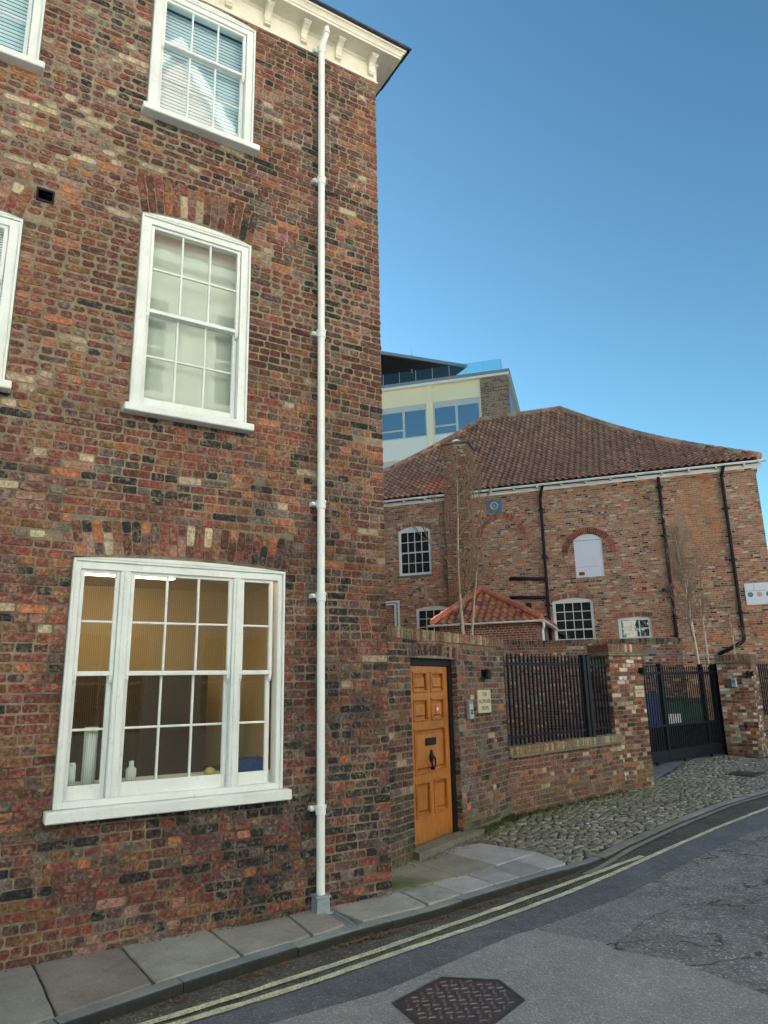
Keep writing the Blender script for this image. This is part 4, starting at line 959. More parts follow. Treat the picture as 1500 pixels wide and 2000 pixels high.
rmb.add([(ex0, ey+.05, EZ-.06), (ex1, ey+.05, EZ-.06), (ex1, 13.5, EZ-.06), (ex0, 13.5, EZ-.06)], [(0, 1, 2, 3)], 0, (.1, .06, .05))
roof = rmb.build('roof', M['tile'], wh, fix=False)
rd = MB(); r3 = random.Random(2)
def ridge_run(A, B, n, amt):
    A, B = Vector(A), Vector(B)
    for i in range(n):
        p, q = A+(B-A)*(i/n), A+(B-A)*((i+1.04)/n)
        if amt: p, q = Vector(sag(p, EZ, RZ, amt)), Vector(sag(q, EZ, RZ, amt))
        z = Vector((0, 0, .03)); rd.tube([p+z, q+z*1.4], [.13, .145], 10, 0, pick(r3, [(3, (.5, .24, .15)), (2, (.4, .2, .13)), (1, (.38, .3, .2))]))
ridge_run((-1.06, RY, RZ), (2.68, RY, RZ), 9, 0); ridge_run((ex1, ey, EZ+.02), (2.68, RY, RZ), 26, .3); ridge_run((ex0, ey, EZ+.02), (-1.06, RY, RZ), 26, .3)
rd.build('ridge_tiles', M['tile'], roof)
# chimney
ch = MB(); ch.box(-1.42, -.42, -.42, .5, -.05, 11.15); ch.box(-1.28, -.56, -.44, -.42, 10.2, 11.0)
cho = ch.build('chimney', M['brick_chim'], wh)
c = MB(); c.box(-1.5, -.34, -.52, .58, 11.15, 11.24, bev=.01); c.build('chimney_cap', M['stone'], cho)
c = MB(); c.tube([(-.92, .0, 11.24), (-.92, 0, 11.36), (-.92, 0, 11.42), (-.92, 0, 11.5)], [.13, .12, .16, .03], 12); c.build('chimney_cowl', M['signw'], cho)
# banner on the warehouse
o = thing('banner', on(wh, 9.1, -.03, 4.66), 'white banner with blue and orange dots at the right end of the warehouse wall', 'banner', WR)
MB().box(-.42, .42, -.02, .0, -.36, .36).build('sheet', M['signw'], o)
for dx_, cc in ((-.27, 'blueplate'), (0, 'sand'), (.28, 'blueplate')):
    b = MB(); b.tube([(dx_, -.0235, -.02), (dx_, -.0205, -.02)], .085, 16); b.build('dot', M[cc], o)
b = MB(); b.box(-.4, .4, -.023, -.0205, .1, .112); b.box(-.14, -.128, -.0225, -.0205, .112, .34); b.build('rule', M['metalgrey'], o)
# outbuilding
ob = tag(frame('outbuilding', on(wh, 0, -4.0, 0), WR), 'small brick outbuilding with a bright orange hipped pantile roof in front of the warehouse', 'building')
mb = MB(); mb.box(-.9, 2.2, .1, 3.1, -.05, 3.8); mb.build('wall', M['brick_red'], ob)
rb = MB(); OC = [(4, (.55, .19, .09)), (3, (.48, .17, .09)), (1.5, (.62, .26, .15)), (1, (.22, .1, .07))]
ap = (.16, 2.0, 5.1)
tile_slope(rb, (-1.1, -.1, 3.82), (2.4, -.1, 3.82), ap, (ap[0]+.01, ap[1], ap[2]), .24, .3, 8, OC)
tile_slope(rb, (2.4, -.1, 3.82), (2.4, 3.9, 3.82), ap, (ap[0], ap[1]+.01, ap[2]), .24, .3, 9, OC)
tile_slope(rb, (-1.1, 3.9, 3.82), (-1.1, -.1, 3.82), ap, (ap[0], ap[1]-.01, ap[2]), .24, .3, 10, OC)
ro = rb.build('roof', M['tile'], ob, fix=False)
rd = MB()
def rr_(A, B, n):
    A, B = Vector(A), Vector(B)
    for i in range(n): rd.tube([A+(B-A)*(i/n)+Vector((0, 0, .04)), A+(B-A)*((i+1.05)/n)+Vector((0, 0, .05))], [.1, .115], 10, 0, pick(r3, [(3, (.62, .19, .1)), (1, (.54, .17, .09))]))
rr_((-1.1, -.1, 3.84), ap, 8); rr_((2.4, -.1, 3.84), ap, 9); rr_((2.4, 3.9, 3.84), ap, 8); rd.build('ridge_tiles', M['tile'], ro)
c = MB(); c.prism([(-.2+.06*math.cos(a), 3.8+.06*math.sin(a)) for a in [math.pi+math.pi*i/8 for i in range(9)]], -1.2, 2.5, 'x'); c.box(2.38, 2.5, -.2, 3.8, 3.74, 3.8); c.tube([(2.45, -.12, 3.76), (2.45, -.05, 3.6), (2.4, .04, 3.5), (2.4, .04, 2)], .04, 10); c.build('gutter', M['pipe'], ob)
# white pipe at far left of the warehouse
c = MB(); c.box(-4.6, -3.62, -.14, -.04, 5.0, 5.06); c.box(-4.6, -3.55, -.14, -.04, 5.1, 5.16); c.box(-3.68, -3.62, -.139, -.041, 3.2, 5.06); c.box(-3.55, -3.49, -.139, -.041, 3.2, 5.16); c.build('bent_pipe', M['pipe'], wh)

# ================================================================ OFFICE BUILDING BEHIND
OA = -47
of = tag(frame('office_building', (33.109, 45.612, 0), OA), 'modern cream office block with blue windows and glass roof rail behind the warehouse', 'building')
OW = [(-4.8, -.75), (-.18, 3.78)]
zt, zb = 25.25, 22.3
hol = [(a, b_, z_-2.95, z_) for (a, b_) in OW+[(-9.6, -5.5), (-14.5, -10.3)] for z_ in (25.25, 20.4, 15.5)]
mb = MB(); slab_holes(mb, -20, 3.9, 0, 27.0, 0, .4, hol, 0)
mb.box(-20, 6.1, 13.6, 14, 0, 27); mb.box(-20, -19.6, .4, 13.6, 0, 27)
for x in (-.73, -5.5, -10.2): mb.box(x, x+.5, -.16, 0, 0, 26.9)
mb.build('wall', M['creamo'], of)
for zq in (17.5, 22.3-2.0+.0):
    pass
b = MB(); b.box(-20, 3.88, -.03, -.004, 20.42, 22.28); b.build('spandrel_panel', M['renderw'], of)
MB().box(3.9, 6.2, -.15, .6, 0, 26.75).build('brick_pier', M['brick_office'], of)
MB().box(5.7, 6.1, .6, 13.6, 0, 26.9).build('side_wall', M['metalgrey'], of)
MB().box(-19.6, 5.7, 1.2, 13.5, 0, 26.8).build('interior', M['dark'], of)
for (a, b_, c_, d) in hol:
    f = MB(); y = .05; mx = a+(b_-a)*.5
    f.box(a, b_, y, y+.1, d-.5, d); f.box(a, b_, y, y+.1, c_, c_+.12); 
    for x in (a, mx-.1, b_-.12): f.box(x, x+(.2 if x == mx-.1 else .12), y+.002, y+.098, c_+.12, d-.5)
    f.box(a+.12, mx-.1, y+.004, y+.096, c_+.72, c_+.86)
    wi = f.build('window', M['alu'], of); MB().box(a+.05, b_-.05, y+.04, y+.05, c_+.1, d-.45).build('glass_pane', M['glasso'], wi)
c = MB(); c.box(-20.3, 6.4, -.35, 14.3, 27.0, 27.28); c.build('parapet', M['metalgrey'], of)
c = MB(); c.box(-20.3, 6.35, -.34, 14.2, 26.8, 27.0); c.build('parapet_soffit', M['renderw'], of)
c = MB(); c.box(-20, 5.75, -.22, -.2, 27.28, 28.3); c.box(5.73, 5.75, -.2, 13, 27.28, 28.3); gr = c.build('balustrade', M['glasst'], of)
c = MB()
for i in range(18): c.box(5.7-1.45*i, 5.73-1.45*i, -.235, -.19, 27.28, 28.32)
c.build('baluster', M['alu'], gr)
c = MB(); c.prism([(-20, .6), (-7.5, .6), (1.6, 7.55), (-1.5, 11), (-20, 11)], 31.5, 31.75, 'z'); c.prism([(-20, .35), (-7.6, .35), (1.85, 7.45), (1.6, 7.65), (-7.6, .7), (-20, .7)], 31.56, 31.85, 'z', 1)
c.build('canopy_roof', [M['dark'], M['metalgrey']], of)
MB().box(-19, -7, 7.5, 10.8, 27.28, 31.5).build('penthouse', M['metalgrey'], of)
c = MB(); c.tube([(-3.3, 6, 31.1), (-3.3, 6, 33.6)], [.06, .03], 6); c.box(-3.5, -3.1, 5.97, 6.03, 32.9, 32.94); c.build('aerial', M['signw'], of)

# ================================================================ HOUSE ACROSS THE STREET (seen mirrored in the windows)
OY = -5.0
op = tag(frame('opposite_house', (0, OY, 0), 180), 'cream house with white windows and gable across the street, mirrored in the panes', 'house')
mb = MB(); oh = []
for zc, hh in ((.9, 1.9), (4.3, 2.1), (8.2, 2.2)):
    for xc in (-11.6, -8.8, -6.0, -3.2, -.4, 2.4, 5.2): oh.append((xc-.75, xc+.75, zc, zc+hh))
slab_holes(mb, -13.5, 7.5, -.05, 11.6, 0, .35, oh, 0)
mb.box(-13.5, -13.15, .35, 9, -.05, 11.6); mb.box(7.15, 7.5, .35, 9, -.05, 11.6); mb.box(-13.15, 7.15, 8.65, 9, -.05, 11.6)
mb.build('wall', M['render'], op)
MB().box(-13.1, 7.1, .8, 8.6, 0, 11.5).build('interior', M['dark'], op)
c = MB(); c.prism([(-8.6, 11.6), (1.0, 11.6), (-3.8, 17.6)], -.02, .3, 'y'); c.build('gable', M['pinkr'], op)
for sgn in (-1, 1):
    c = MB(); c.prism([(-3.8+sgn*5.0, 11.45), (-3.8+sgn*4.6, 11.45), (-3.8, 17.3), (-3.8, 17.8)], -.3, -.02, 'y'); c.build('bargeboard', M['paint'], op)
c = MB(); c.prism([(-8.8, 11.6), (1.2, 11.6), (-3.8, 17.7)], .3, 9.2, 'y'); c.prism([(-.3, 11.6), (9.2, 11.6), (4.5, 14.4)], -13.8, 7.8, 'x'); c.build('roof', M['slate'], op)
c = MB(); c.box(-13.6, 7.6, -.25, .02, 11.35, 11.6); c.build('cornice', M['paint'], op)
for (a, b_, c_, d) in oh:
    f = MB(); y = .02
    f.box(a-.14, b_+.14, -.05, -.002, c_-.14, c_); f.box(a-.14, b_+.14, -.05, -.002, d, d+.18); f.box(a-.14, a, -.048, -.002, c_, d); f.box(b_, b_+.14, -.048, -.002, c_, d)
    f.box(a, b_, y, y+.06, (c_+d)/2-.03, (c_+d)/2+.03)
    for k in (1, 2): x = a+(b_-a)*k/3; f.box(x-.015, x+.015, y+.004, y+.05, c_, d)
    wi = f.build('window', M['paint'], op); MB().box(a, b_, y+.052, y+.058, c_, d).build('glass_pane', M['glassd'], wi)

bounce_house = tag(frame('opposite_house', (0, -5, 0), 180), 'unseen long pale house with plain sash windows, added across the street to bounce light', 'house')  # unseen house, added to bounce sunlight onto warehouse, gate and cobbles
mb = MB(); oh = [(xc-.6, xc+.6, zc, zc+1.9) for zc in (.9, 4.0, 7.0) for xc in (-33, -30, -27, -24, -21, -18)]
slab_holes(mb, -35, -15.5, -.05, 9.8, 0, .35, oh, 0); mb.box(-35, -34.65, .35, 9, -.05, 9.8); mb.box(-15.85, -15.5, .35, 9, -.05, 9.8); mb.box(-34.65, -15.85, 8.65, 9, -.05, 9.8); mb.build('wall', M['renderw'], bounce_house)
c = MB(); c.prism([(-.3, 9.8), (9.2, 9.8), (4.5, 12.8)], -35.3, -15.2, 'x'); c.build('roof', M['slate'], bounce_house); MB().box(-34.6, -15.9, .8, 8.6, 0, 9.7).build('interior', M['dark'], bounce_house)
for (a, b_, c_, d) in oh:
    f = MB(); f.box(a, b_, .02, .08, (c_+d)/2-.03, (c_+d)/2+.03); f.box((a+b_)/2-.015, (a+b_)/2+.015, .024, .07, c_, d); f.box(a, a+.06, .022, .078, c_, d); f.box(b_-.06, b_, .022, .078, c_, d)
    wi = f.build('window', M['paint'], bounce_house); MB().box(a, b_, .072, .078, c_, d).build('glass_pane', M['glassd'], wi)

op.scale = (1, 1, 1.12)
# ================================================================ TREES
def tree(name, base, pts, rad, label, mat, seed, nb_, blen, twigs, up=.8, group=None, leaves=0, start=.3, second=True, mt_=.0042):
    o = thing(name, base, label, 'tree', 0, group); r = random.Random(seed)
    tr = MB(); tr.tube(pts, rad, 9); tb = MB(); lf = MB()
    P = [Vector(p) for p in pts]
    def at(t):
        x = t*(len(P)-1); i = min(int(x), len(P)-2); return P[i].lerp(P[i+1], x-i), rad[i]+(rad[i+1]-rad[i])*(x-i)
    def branch(p, d, L, rr, lvl):
        n = 5; q = [p]; dd = d.copy()
        for i in range(n):
            dd = (dd+Vector((r.uniform(-.26, .26), r.uniform(-.26, .26), r.uniform(-.05, .24)))).normalized(); q.append(q[-1]+dd*(L/n))
        (tb).tube(q, [max(mt_, rr*(1-.8*i/n)) for i in range(n+1)], 5 if lvl else 6, 0)
        if lvl < 2:
            for k in range(twigs if lvl == 0 else 3):
                j = r.randint(1, n); dv = (dd+Vector((r.uniform(-.9, .9), r.uniform(-.9, .9), r.uniform(-.1, .7)))).normalized()
                branch(q[j], dv, L*r.uniform(.3, .6), rr*.45, lvl+1)
        elif leaves:
            for _ in range(2):
                if r.random() < leaves:
                    c = q[r.randint(2, n)]; a = Vector((r.uniform(-1, 1), r.uniform(-1, 1), r.uniform(-1, 1))).normalized()*.035; b = a.cross(Vector((r.random(), r.random(), 1))).normalized()*.022
                    lf.add([c, c+a+b, c+a*2, c+a-b], [(0, 1, 2), (0, 2, 3)])
    for i in range(nb_):
        t = start+(1-start)*(i+r.random()*.6)/nb_; p, rr = at(min(t, .97)); a = r.uniform(0, 6.28)
        d = Vector((math.cos(a)*(1-up*.55), math.sin(a)*(1-up*.55), up)).normalized()
        branch(p, d, blen*(1.15-.75*t)*r.uniform(.7, 1.2), rr*.5, 0)
    tr.build('trunk', M[mat], o, True); tb.build('crown', M['twig'], o)
    if leaves: lf.build('dead_leaves', M['leafr'], o)
    return o
tree('young_tree', (8.06, 10.51, 0), [(0, 0, 0), (.0, 0, 1.5), (-.03, -.02, 2.8), (-.08, -.06, 3.3), (-.16, -.14, 3.9), (-.25, -.3, 4.6), (-.3, -.4, 5.1), (-.36, -.5, 5.65)], [.055, .05, .042, .03, .024, .019, .012, .003],
     'slender leafless tree with a few dead brown leaves, standing behind the garden wall', 'bark', 5, 15, 1.5, 6, .72, None, .12, .38, mt_=.0055)
tree('young_tree', (8.25, 10.5, 0), [(0, 0, 0), (.0, 0, 2.8), (.06, -.02, 3.3), (.14, -.05, 3.9), (.2, -.08, 4.3)], [.03, .026, .018, .012, .004], 'thin short bare stem leaning right beside the slender tree behind the garden wall', 'bark', 8, 5, .8, 3, .8, None, .1, .6)
bt = (17.62, 12.55)
tree('birch_tree', (*bt, 0), [(.15, .1, 0), (.1, .05, 1.2), (.02, .0, 2.2), (-.05, 0, 3.0), (-.1, 0, 3.8), (-.16, 0, 4.6), (-.25, 0, 5.2), (-.33, 0, 5.9)], [.055, .05, .045, .038, .03, .022, .014, .006],
     'tall thin white birch with bare twigs behind the gate, against the warehouse', 'birch', 11, 26, 1.6, 7, .85, 'bare birches behind the gate', 0, .4)
tree('birch_tree', (bt[0]+.28, bt[1]-.1, 0), [(0, 0, 0), (.02, 0, 2.4), (.02, 0, 3.2), (0, 0, 3.9), (.05, 0, 4.4)], [.035, .03, .022, .014, .004], 'short thin bare birch stem just right of the tall birch', 'birch', 13, 7, .8, 4, .9, 'bare birches behind the gate', 0, .5)
tree('birch_tree', (bt[0]+.8, bt[1]-.6, 0), [(0, 0, 0), (.0, 0, 2.2), (.0, 0, 3.0), (-.02, 0, 3.8)], [.025, .02, .015, .004], 'thinnest bare birch stem, rightmost, above the right gate pier', 'birch', 14, 6, .7, 4, .9, 'bare birches behind the gate', 0, .5)

# ================================================================ GROUND
def S(o): return tag(o, kind='structure')
RZD = -.01
def sheet(name, poly, z, mat):
    m = MB(); m.add([(x, y, z) for x, y in poly], [tuple(range(len(poly)))]); return S(m.build(name, M[mat], None))
k_ = 1.87/1.91
def K(*pts): return [(x*k_, y*k_) for x, y in pts]
sheet('road', [(-150, -150), (150, -150), (150, 150), (-150, 150)], RZD, 'asph')
kin = [(-6, 4.2), (-2, 4.62), (.2, 4.86), (.74, 4.97), (1.11, 5.08), (1.79, 5.24), (2.97, 5.46), (3.68, 5.51), (4.15, 5.62), (5.0, 5.76), (5.72, 5.88), (6.1, 6.0), (6.97, 6.38), (8.6, 6.93), (10.56, 7.5), (12.59, 7.9), (16, 8.35), (22, 9.0), (32, 9.8)]
def kz(x): t = min(1, max(0, (x-5.2)/1.7)); t = t*t*(3-2*t); return .062+(.012-.062)*t
def interp(path, x):
    for (a, b), (c, d) in zip(path, path[1:]):
        if a <= x <= c: return b+(d-b)*(x-a)/(c-a)
    return path[-1][1] if x > path[-1][0] else path[0][1]
# gutter strip and patches, thin sheets over the road
lower = K((-5, 3.6), (1.43, 4.77), (2.13, 4.83), (3.01, 4.99), (4.16, 5.18), (5.15, 5.39), (5.92, 5.59), (6.88, 5.87), (8.94, 6.45), (10.93, 6.94), (14, 7.5), (20, 8.2), (30, 9.0))
upper = K((-5, 3.72), (1.29, 4.87), (1.96, 4.95), (3.11, 5.15), (4.35, 5.4), (5.39, 5.63), (6.97, 5.98))
lower[0] = (-5, 4.0); upper[0] = (-5, 4.12)
edge = K((-5, 3.3), (1.75, 4.5), (2.66, 4.48), (4.03, 4.81), (4.27, 4.84), (5.56, 5.05), (7.28, 5.57), (9.78, 6.21), (14, 7.1), (22, 8.0))
edge[0] = (-5, 3.75); edge[1] = (1.7, 4.36)
sheet('road_patch', edge+[(22, 8.3), (13, 7.5), *reversed(lower[:-3])], RZD+.004, 'asphD')
sheet('gutter_strip', [(x, y+.02) for x, y in lower[:-1]]+[(x, y-.1) for x, y in reversed(kin[:-1])], RZD+.003, 'gut')
sheet('road_patch', [(-5, -2), (3.2, -1), (4.5, 2.95), (4.52, 3.68), (4.35, 4.07), (4.39, 4.2)]+[(4.2, 4.725), (4.03*k_, 4.81*k_), (2.66*k_, 4.48*k_), (1.7, 4.36), (-5, 3.75)], RZD+.008, 'asphL')
sheet('road_patch', K((4.31, 4.83), (5.56, 5.04), (5.86, 4.59), (5.2, 4.5), (4.63, 4.25), (4.49, 4.27)), RZD+.006, 'asphM')
def ribbon(path, w_, z, mat, name, jit=.006, seg=.12):
    m = MB(); r = random.Random(len(path)); pts = []
    for (a, b) in zip(path, path[1:]):
        A, B = Vector(a), Vector(b); n = max(1, int((B-A).length/seg))
        for i in range(n): pts.append(A.lerp(B, i/n))
    pts.append(Vector(path[-1])); # smooth
    for _ in range(6): pts = [pts[0]]+[(pts[i-1]+pts[i]*2+pts[i+1])/4 for i in range(1, len(pts)-1)]+[pts[-1]]
    vs = []
    for i, p in enumerate(pts):
        t = (pts[min(i+1, len(pts)-1)]-pts[max(i-1, 0)]).normalized(); nn_ = Vector((-t.y, t.x))
        for s_ in (-.5, .5): q = p+nn_*(s_*w_+r.uniform(-jit, jit)); vs.append((q.x, q.y, z))
    m.add(vs, [(2*i, 2*i+2, 2*i+3, 2*i+1) for i in range(len(pts)-1)]); return S(m.build(name, M[mat], None))
ribbon(lower[:-1], .062, RZD+.013, 'line', 'yellow_line'); ribbon(upper, .062, RZD+.013, 'line', 'yellow_line')
# kerb stones
def along(path, step):
    out = []; 
    for (a, b) in zip(path, path[1:]):
        A, B = Vector(a), Vector(b); n = max(1, int(round((B-A).length/.1)))
        for i in range(n): out.append(A.lerp(B, i/n))
    out.append(Vector(path[-1]))
    for _ in range(10): out = [out[0]]+[(out[i-1]+out[i]*2+out[i+1])/4 for i in range(1, len(out)-1)]+[out[-1]]
    return out
kp = along(kin, .1)
kb = MB(); r = random.Random(4)
def rkz(p): return kz(p.x)
i = 0
while i < len(kp)-3:
    n = r.choice((7, 8, 9)) if kp[i].x < 6 else 9; n = min(n, len(kp)-1-i)
    seg = kp[i:i+n+1]; vs = []; wd = .108 if seg[0].x < 6 else .14
    skip = seg[0].x < 2.98 < seg[-1].x
    dz = r.uniform(-.006, .006); col = vary(r.choice([(.2, .235, .26), (.235, .25, .255), (.21, .235, .25)]), r, .12)
    if kp[i].x > 5.8: col = vary((.24, .24, .225), r)
    for j, p in enumerate(seg):
        t = (seg[min(j+1, n)]-seg[max(j-1, 0)]).normalized(); nn_ = Vector((-t.y, t.x))
        ee = .004 if j == 0 else (-.004 if j == n else 0); p2 = p+t*ee; z = rkz(p)+dz; jt = r.uniform(-.003, .003)
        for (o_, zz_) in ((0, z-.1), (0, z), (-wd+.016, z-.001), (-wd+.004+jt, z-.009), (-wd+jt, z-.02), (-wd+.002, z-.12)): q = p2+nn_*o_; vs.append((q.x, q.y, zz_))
    fs = [(j*6+a, (j+1)*6+a, (j+1)*6+a+1, j*6+a+1) for j in range(n) for a in range(5)]+[tuple(range(6)), tuple(range(n*6, n*6+6))]
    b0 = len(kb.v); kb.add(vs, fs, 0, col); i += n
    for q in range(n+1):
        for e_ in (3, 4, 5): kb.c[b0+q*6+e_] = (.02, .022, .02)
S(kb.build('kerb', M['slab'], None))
fk = [(x_, y_-.165) for x_, y_ in kin if x_ > 5.5]
ribbon(fk, .04, RZD+.015, 'soil', 'kerb_groove', .004); ribbon([(x_, y_-.065) for x_, y_ in fk], .07, RZD+.018, 'strip', 'kerb_strip', .004)
base_line = ribbon([(x, y+.02) for x, y in kin if -6 <= x], .03, .0, 'soil', 'kerb_joint')
# channel blocks in front of the flush kerb
# flagstones
def gy(x): return 6.772+.4939*(x-4.135)          # foot of the garden wall
fb = MB(); r = random.Random(9)
FC = [(0.338, 0.338, 0.305), (0.260, 0.234, 0.215), (0.299, 0.312, 0.293), (0.351, 0.351, 0.325), (0.260, 0.260, 0.234), (0.364, 0.390, 0.390)]
def flag(q, z=.066, col=None, inset=.006):
    c = Vector((sum(p[0] for p in q)/len(q), sum(p[1] for p in q)/len(q)))
    tz = [r.uniform(-.004, .004) for _ in q]; P = []
    n = len(q); up_ = []; 
    for i_ in range(n):
        a = Vector(q[i_]); b = Vector(q[(i_+1) % n])
        for s_ in range(6):
            p = a.lerp(b, s_/6); d = (c-p).normalized(); p = p+d*(inset*1.35+r.uniform(-.0035, .0035)+(.012 if s_ == 0 else 0)); up_.append((p.x, p.y, z+tz[i_]*(1-s_/6)+tz[(i_+1) % n]*s_/6))
    m_ = len(up_); inn = [((x-c.x)*.975+c.x, (y-c.y)*.975+c.y, zz_) for x, y, zz_ in up_]
    edge_ = [(x, y, zz_-.006) for x, y, zz_ in up_]; lo = [(x, y, zz_-.06) for x, y, zz_ in up_]
    vs = inn+edge_+lo; fs = [tuple(range(m_))]+[(a_, (a_+1) % m_, m_+(a_+1) % m_, m_+a_) for a_ in range(m_)]+[(m_+a_, m_+(a_+1) % m_, 2*m_+(a_+1) % m_, 2*m_+a_) for a_ in range(m_)]
    fb.add(vs, fs, 0, col or vary(r.choice(FC), r, .12))
HY = 6.0
bx = [(-3.2, -3.2), (-2.4, -2.35), (-1.5, -1.5), (-.7, -.68), (.05, .05), (.74, .77), (1.32, 1.36), (1.98, 2.0), (2.64, 2.59), (2.93, 2.91)]
cols_ = {5: (0.247, 0.221, 0.202), 6: (0.325, 0.332, 0.293), 7: (0.299, 0.293, 0.254), 4: (0.273, 0.280, 0.254), 8: (0.319, 0.305, 0.273)}
for i_, ((a, a2), (b, b2)) in enumerate(zip(bx, bx[1:])):
    flag([(a2, interp(kin, a2)+.012), (b2, interp(kin, b2)+.012), (b, HY), (a, HY)], col=cols_.get(i_))
# either side of the channel, then the wider footway by the door
flag([(3.06, interp(kin, 3.06)+.012), (3.74, interp(kin, 3.74)+.012), (3.77, 6.04), (3.0, HY)], col=(0.351, 0.351, 0.319))
mid = [(3.77, 6.05), (4.13, 6.06), (4.62, 6.13), (4.95, 6.2), (5.26, 6.3), (5.82, 6.44)]
def my(x): return interp(mid, x)
lo_ = [(3.74, 3.77), (4.18, 4.13), (4.62, 4.6), (5.0, 4.98), (5.38, 5.36), (5.74, 5.84)]
lc = [(0.338, 0.351, 0.325), (0.416, 0.420, 0.420), (0.351, 0.364, 0.377), (0.273, 0.280, 0.280), (0.364, 0.377, 0.377)]
for i_, ((a, a2), (b, b2)) in enumerate(zip(lo_, lo_[1:])): flag([(a, interp(kin, a)+.012), (b, interp(kin, b)+.012), (b2, my(b2)), (a2, my(a2))], col=lc[i_])
hi_ = [(3.67, 3.67), (4.5, 4.46), (5.08, 5.02), (5.84, 5.62)]
for i_, ((a, a2), (b, b2)) in enumerate(zip(hi_, hi_[1:])): flag([(a, my(a)), (b, my(b)), (b2, gy(b2)+.02-(.33 if i_ == 2 else .0)), (a2, gy(a2)+.02)], col=[(0.273, 0.273, 0.208), (0.260, 0.254, 0.221), (0.351, 0.364, 0.370)][i_])
S(fb.build('pavement', M['slab'], None))
# ground under the flags and cobbles, one terrain sheet following the kerb
cobL = [(5.62, 6.98), (5.72, 6.45), (5.84, 5.92)]
def gz(x, y):
    ky = interp(kin, x); wy = gy(min(x, 6.97)) if x < 6.97 else 8.175+.24*(x-6.97)
    t = min(1.3, max(0, (y-ky)/max(.3, wy-ky))); a = .03 if x < 5.8 else kz(x)-.012
    top_ = .03 if x < 5 else .03+.04*min(1, (x-5)/1.5)
    return a+(top_-a)*t
gm = MB(); xs = [-3.2+.25*i_ for i_ in range(116)]; NY = 24
vs = [];
for x in xs:
    y0 = interp(kin, x)-.01; y1 = 6.35 if x < 3.6 else (gy(x)+.3 if x < 6.97 else 8.175+.24*(x-6.97)+.6)
    if x > 11: y1 = 12.6
    for j in range(NY+1): y = y0+(y1-y0)*j/NY; vs.append((x, y, gz(x, y)-.012))
gm.add(vs, [(i_*(NY+1)+j, (i_+1)*(NY+1)+j, (i_+1)*(NY+1)+j+1, i_*(NY+1)+j+1) for i_ in range(len(xs)-1) for j in range(NY)])
S(gm.build('ground', M['soil'], None, True))
sheet('yard_ground', [(5, 8.4), (11, 9.6), (17.1, 11.9), (24, 12), (40, 20), (20, 45), (2, 30), (4, 8)], .045, 'asphM')
# cobbles
cb = MB(); r = random.Random(17)
rampP = [Vector((11.06, 9.5)), Vector((11.72, 9.56)), Vector((14.9, 11.2)), Vector((16.65, 11.42))]
def inside(x, y):
    if x < 5.5: return False
    le = 5.84-(y-5.92)*.22
    if x < le: return False
    if y < interp(kin, x)+.05: return False
    if x < 6.97: return y < gy(x)+.02
    if x < 10.2: return y < 8.175+.24*(x-6.97)+.02
    if x < 11.06: return y < 9.06
    if x < 16.6:
        yy = 9.5+(x-11.06)*.36 if x < 11.9 else 9.62+(x-11.9)*.53; return y < yy-.03 and y < 11.4
    return y < 10.5
x = 5.4; rowd = .105
ca, sa = math.cos(R(-34)), math.sin(R(-34))       # the rows of long stones lie at an angle to the kerb
u_ = Vector((ca, sa)); v_ = Vector((-sa, ca)); cnt = 0
for iv in range(-30, 450):
    base_ = v_*(iv*.073); off_ = r.random()*.15; s_ = -20+off_
    while s_ < 25:
        L = r.uniform(.065, .125); p = u_*(s_+L/2)+base_
        s_ += L+.014
        if p.x > 19.5 or p.y > 12 or p.x < 5.4: continue
        if not inside(p.x, p.y): continue
        far = p.x > 13
        rx, ry = L/2, .031*r.uniform(.85, 1.1); h_ = r.uniform(.006, .015); an_ = r.uniform(-.12, .12); cz = gz(p.x, p.y)-.004
        n_ = 8 if not far else 6; vs = []
        dirx = Vector((math.cos(R(-34)+an_), math.sin(R(-34)+an_))); diry = Vector((-dirx.y, dirx.x))
        for (f_, zf) in ((1.0, -.012), (.93, h_*.7), (.7, h_)):
            for q in range(n_):
                a = 2*math.pi*(q+.5)/n_; cc, ss = math.cos(a), math.sin(a)
                cc = math.copysign(abs(cc)**.6, cc); ss = math.copysign(abs(ss)**.7, ss)
                w2 = p+dirx*(rx*f_*cc*r.uniform(.92, 1.03))+diry*(ry*f_*ss*r.uniform(.92, 1.03)); vs.append((w2.x, w2.y, cz+zf))
        fs = [(k*n_+q, k*n_+(q+1) % n_, (k+1)*n_+(q+1) % n_, (k+1)*n_+q) for k in (0, 1) for q in range(n_)]+[tuple(range(2*n_, 3*n_))]
        col = pick(r, [(4, (.19, .185, .155)), (3, (.12, .12, .105)), (2, (.25, .24, .2)), (1, (.16, .13, .11)), (.5, (.36, .35, .3))])
        wy = gy(p.x) if p.x < 6.97 else 8.175+.24*(p.x-6.97)
        ms = max(0, 1-(wy-p.y)/1.4) if p.x < 11.5 else 0
        ms = max(ms, .8 if abs(p.x-11.4) < .5 and p.y > 8.7 else 0)
        if r.random() < ms*.8: col = tuple(a*.45+b*.55 for a, b in zip(col, (.09, .12, .04)))
        cb.add(vs, fs, 0, col); cnt += 1
print('cobbles', cnt)
S(cb.build('cobbles', M['sett'], None, True))
sheet('gate_ramp', [(11.04, 9.46), (11.72, 9.56), (14.9, 11.2), (16.75, 11.4), (17.2, 12.3), (13, 12.2), (11.0, 9.9)], .085, 'asphM')
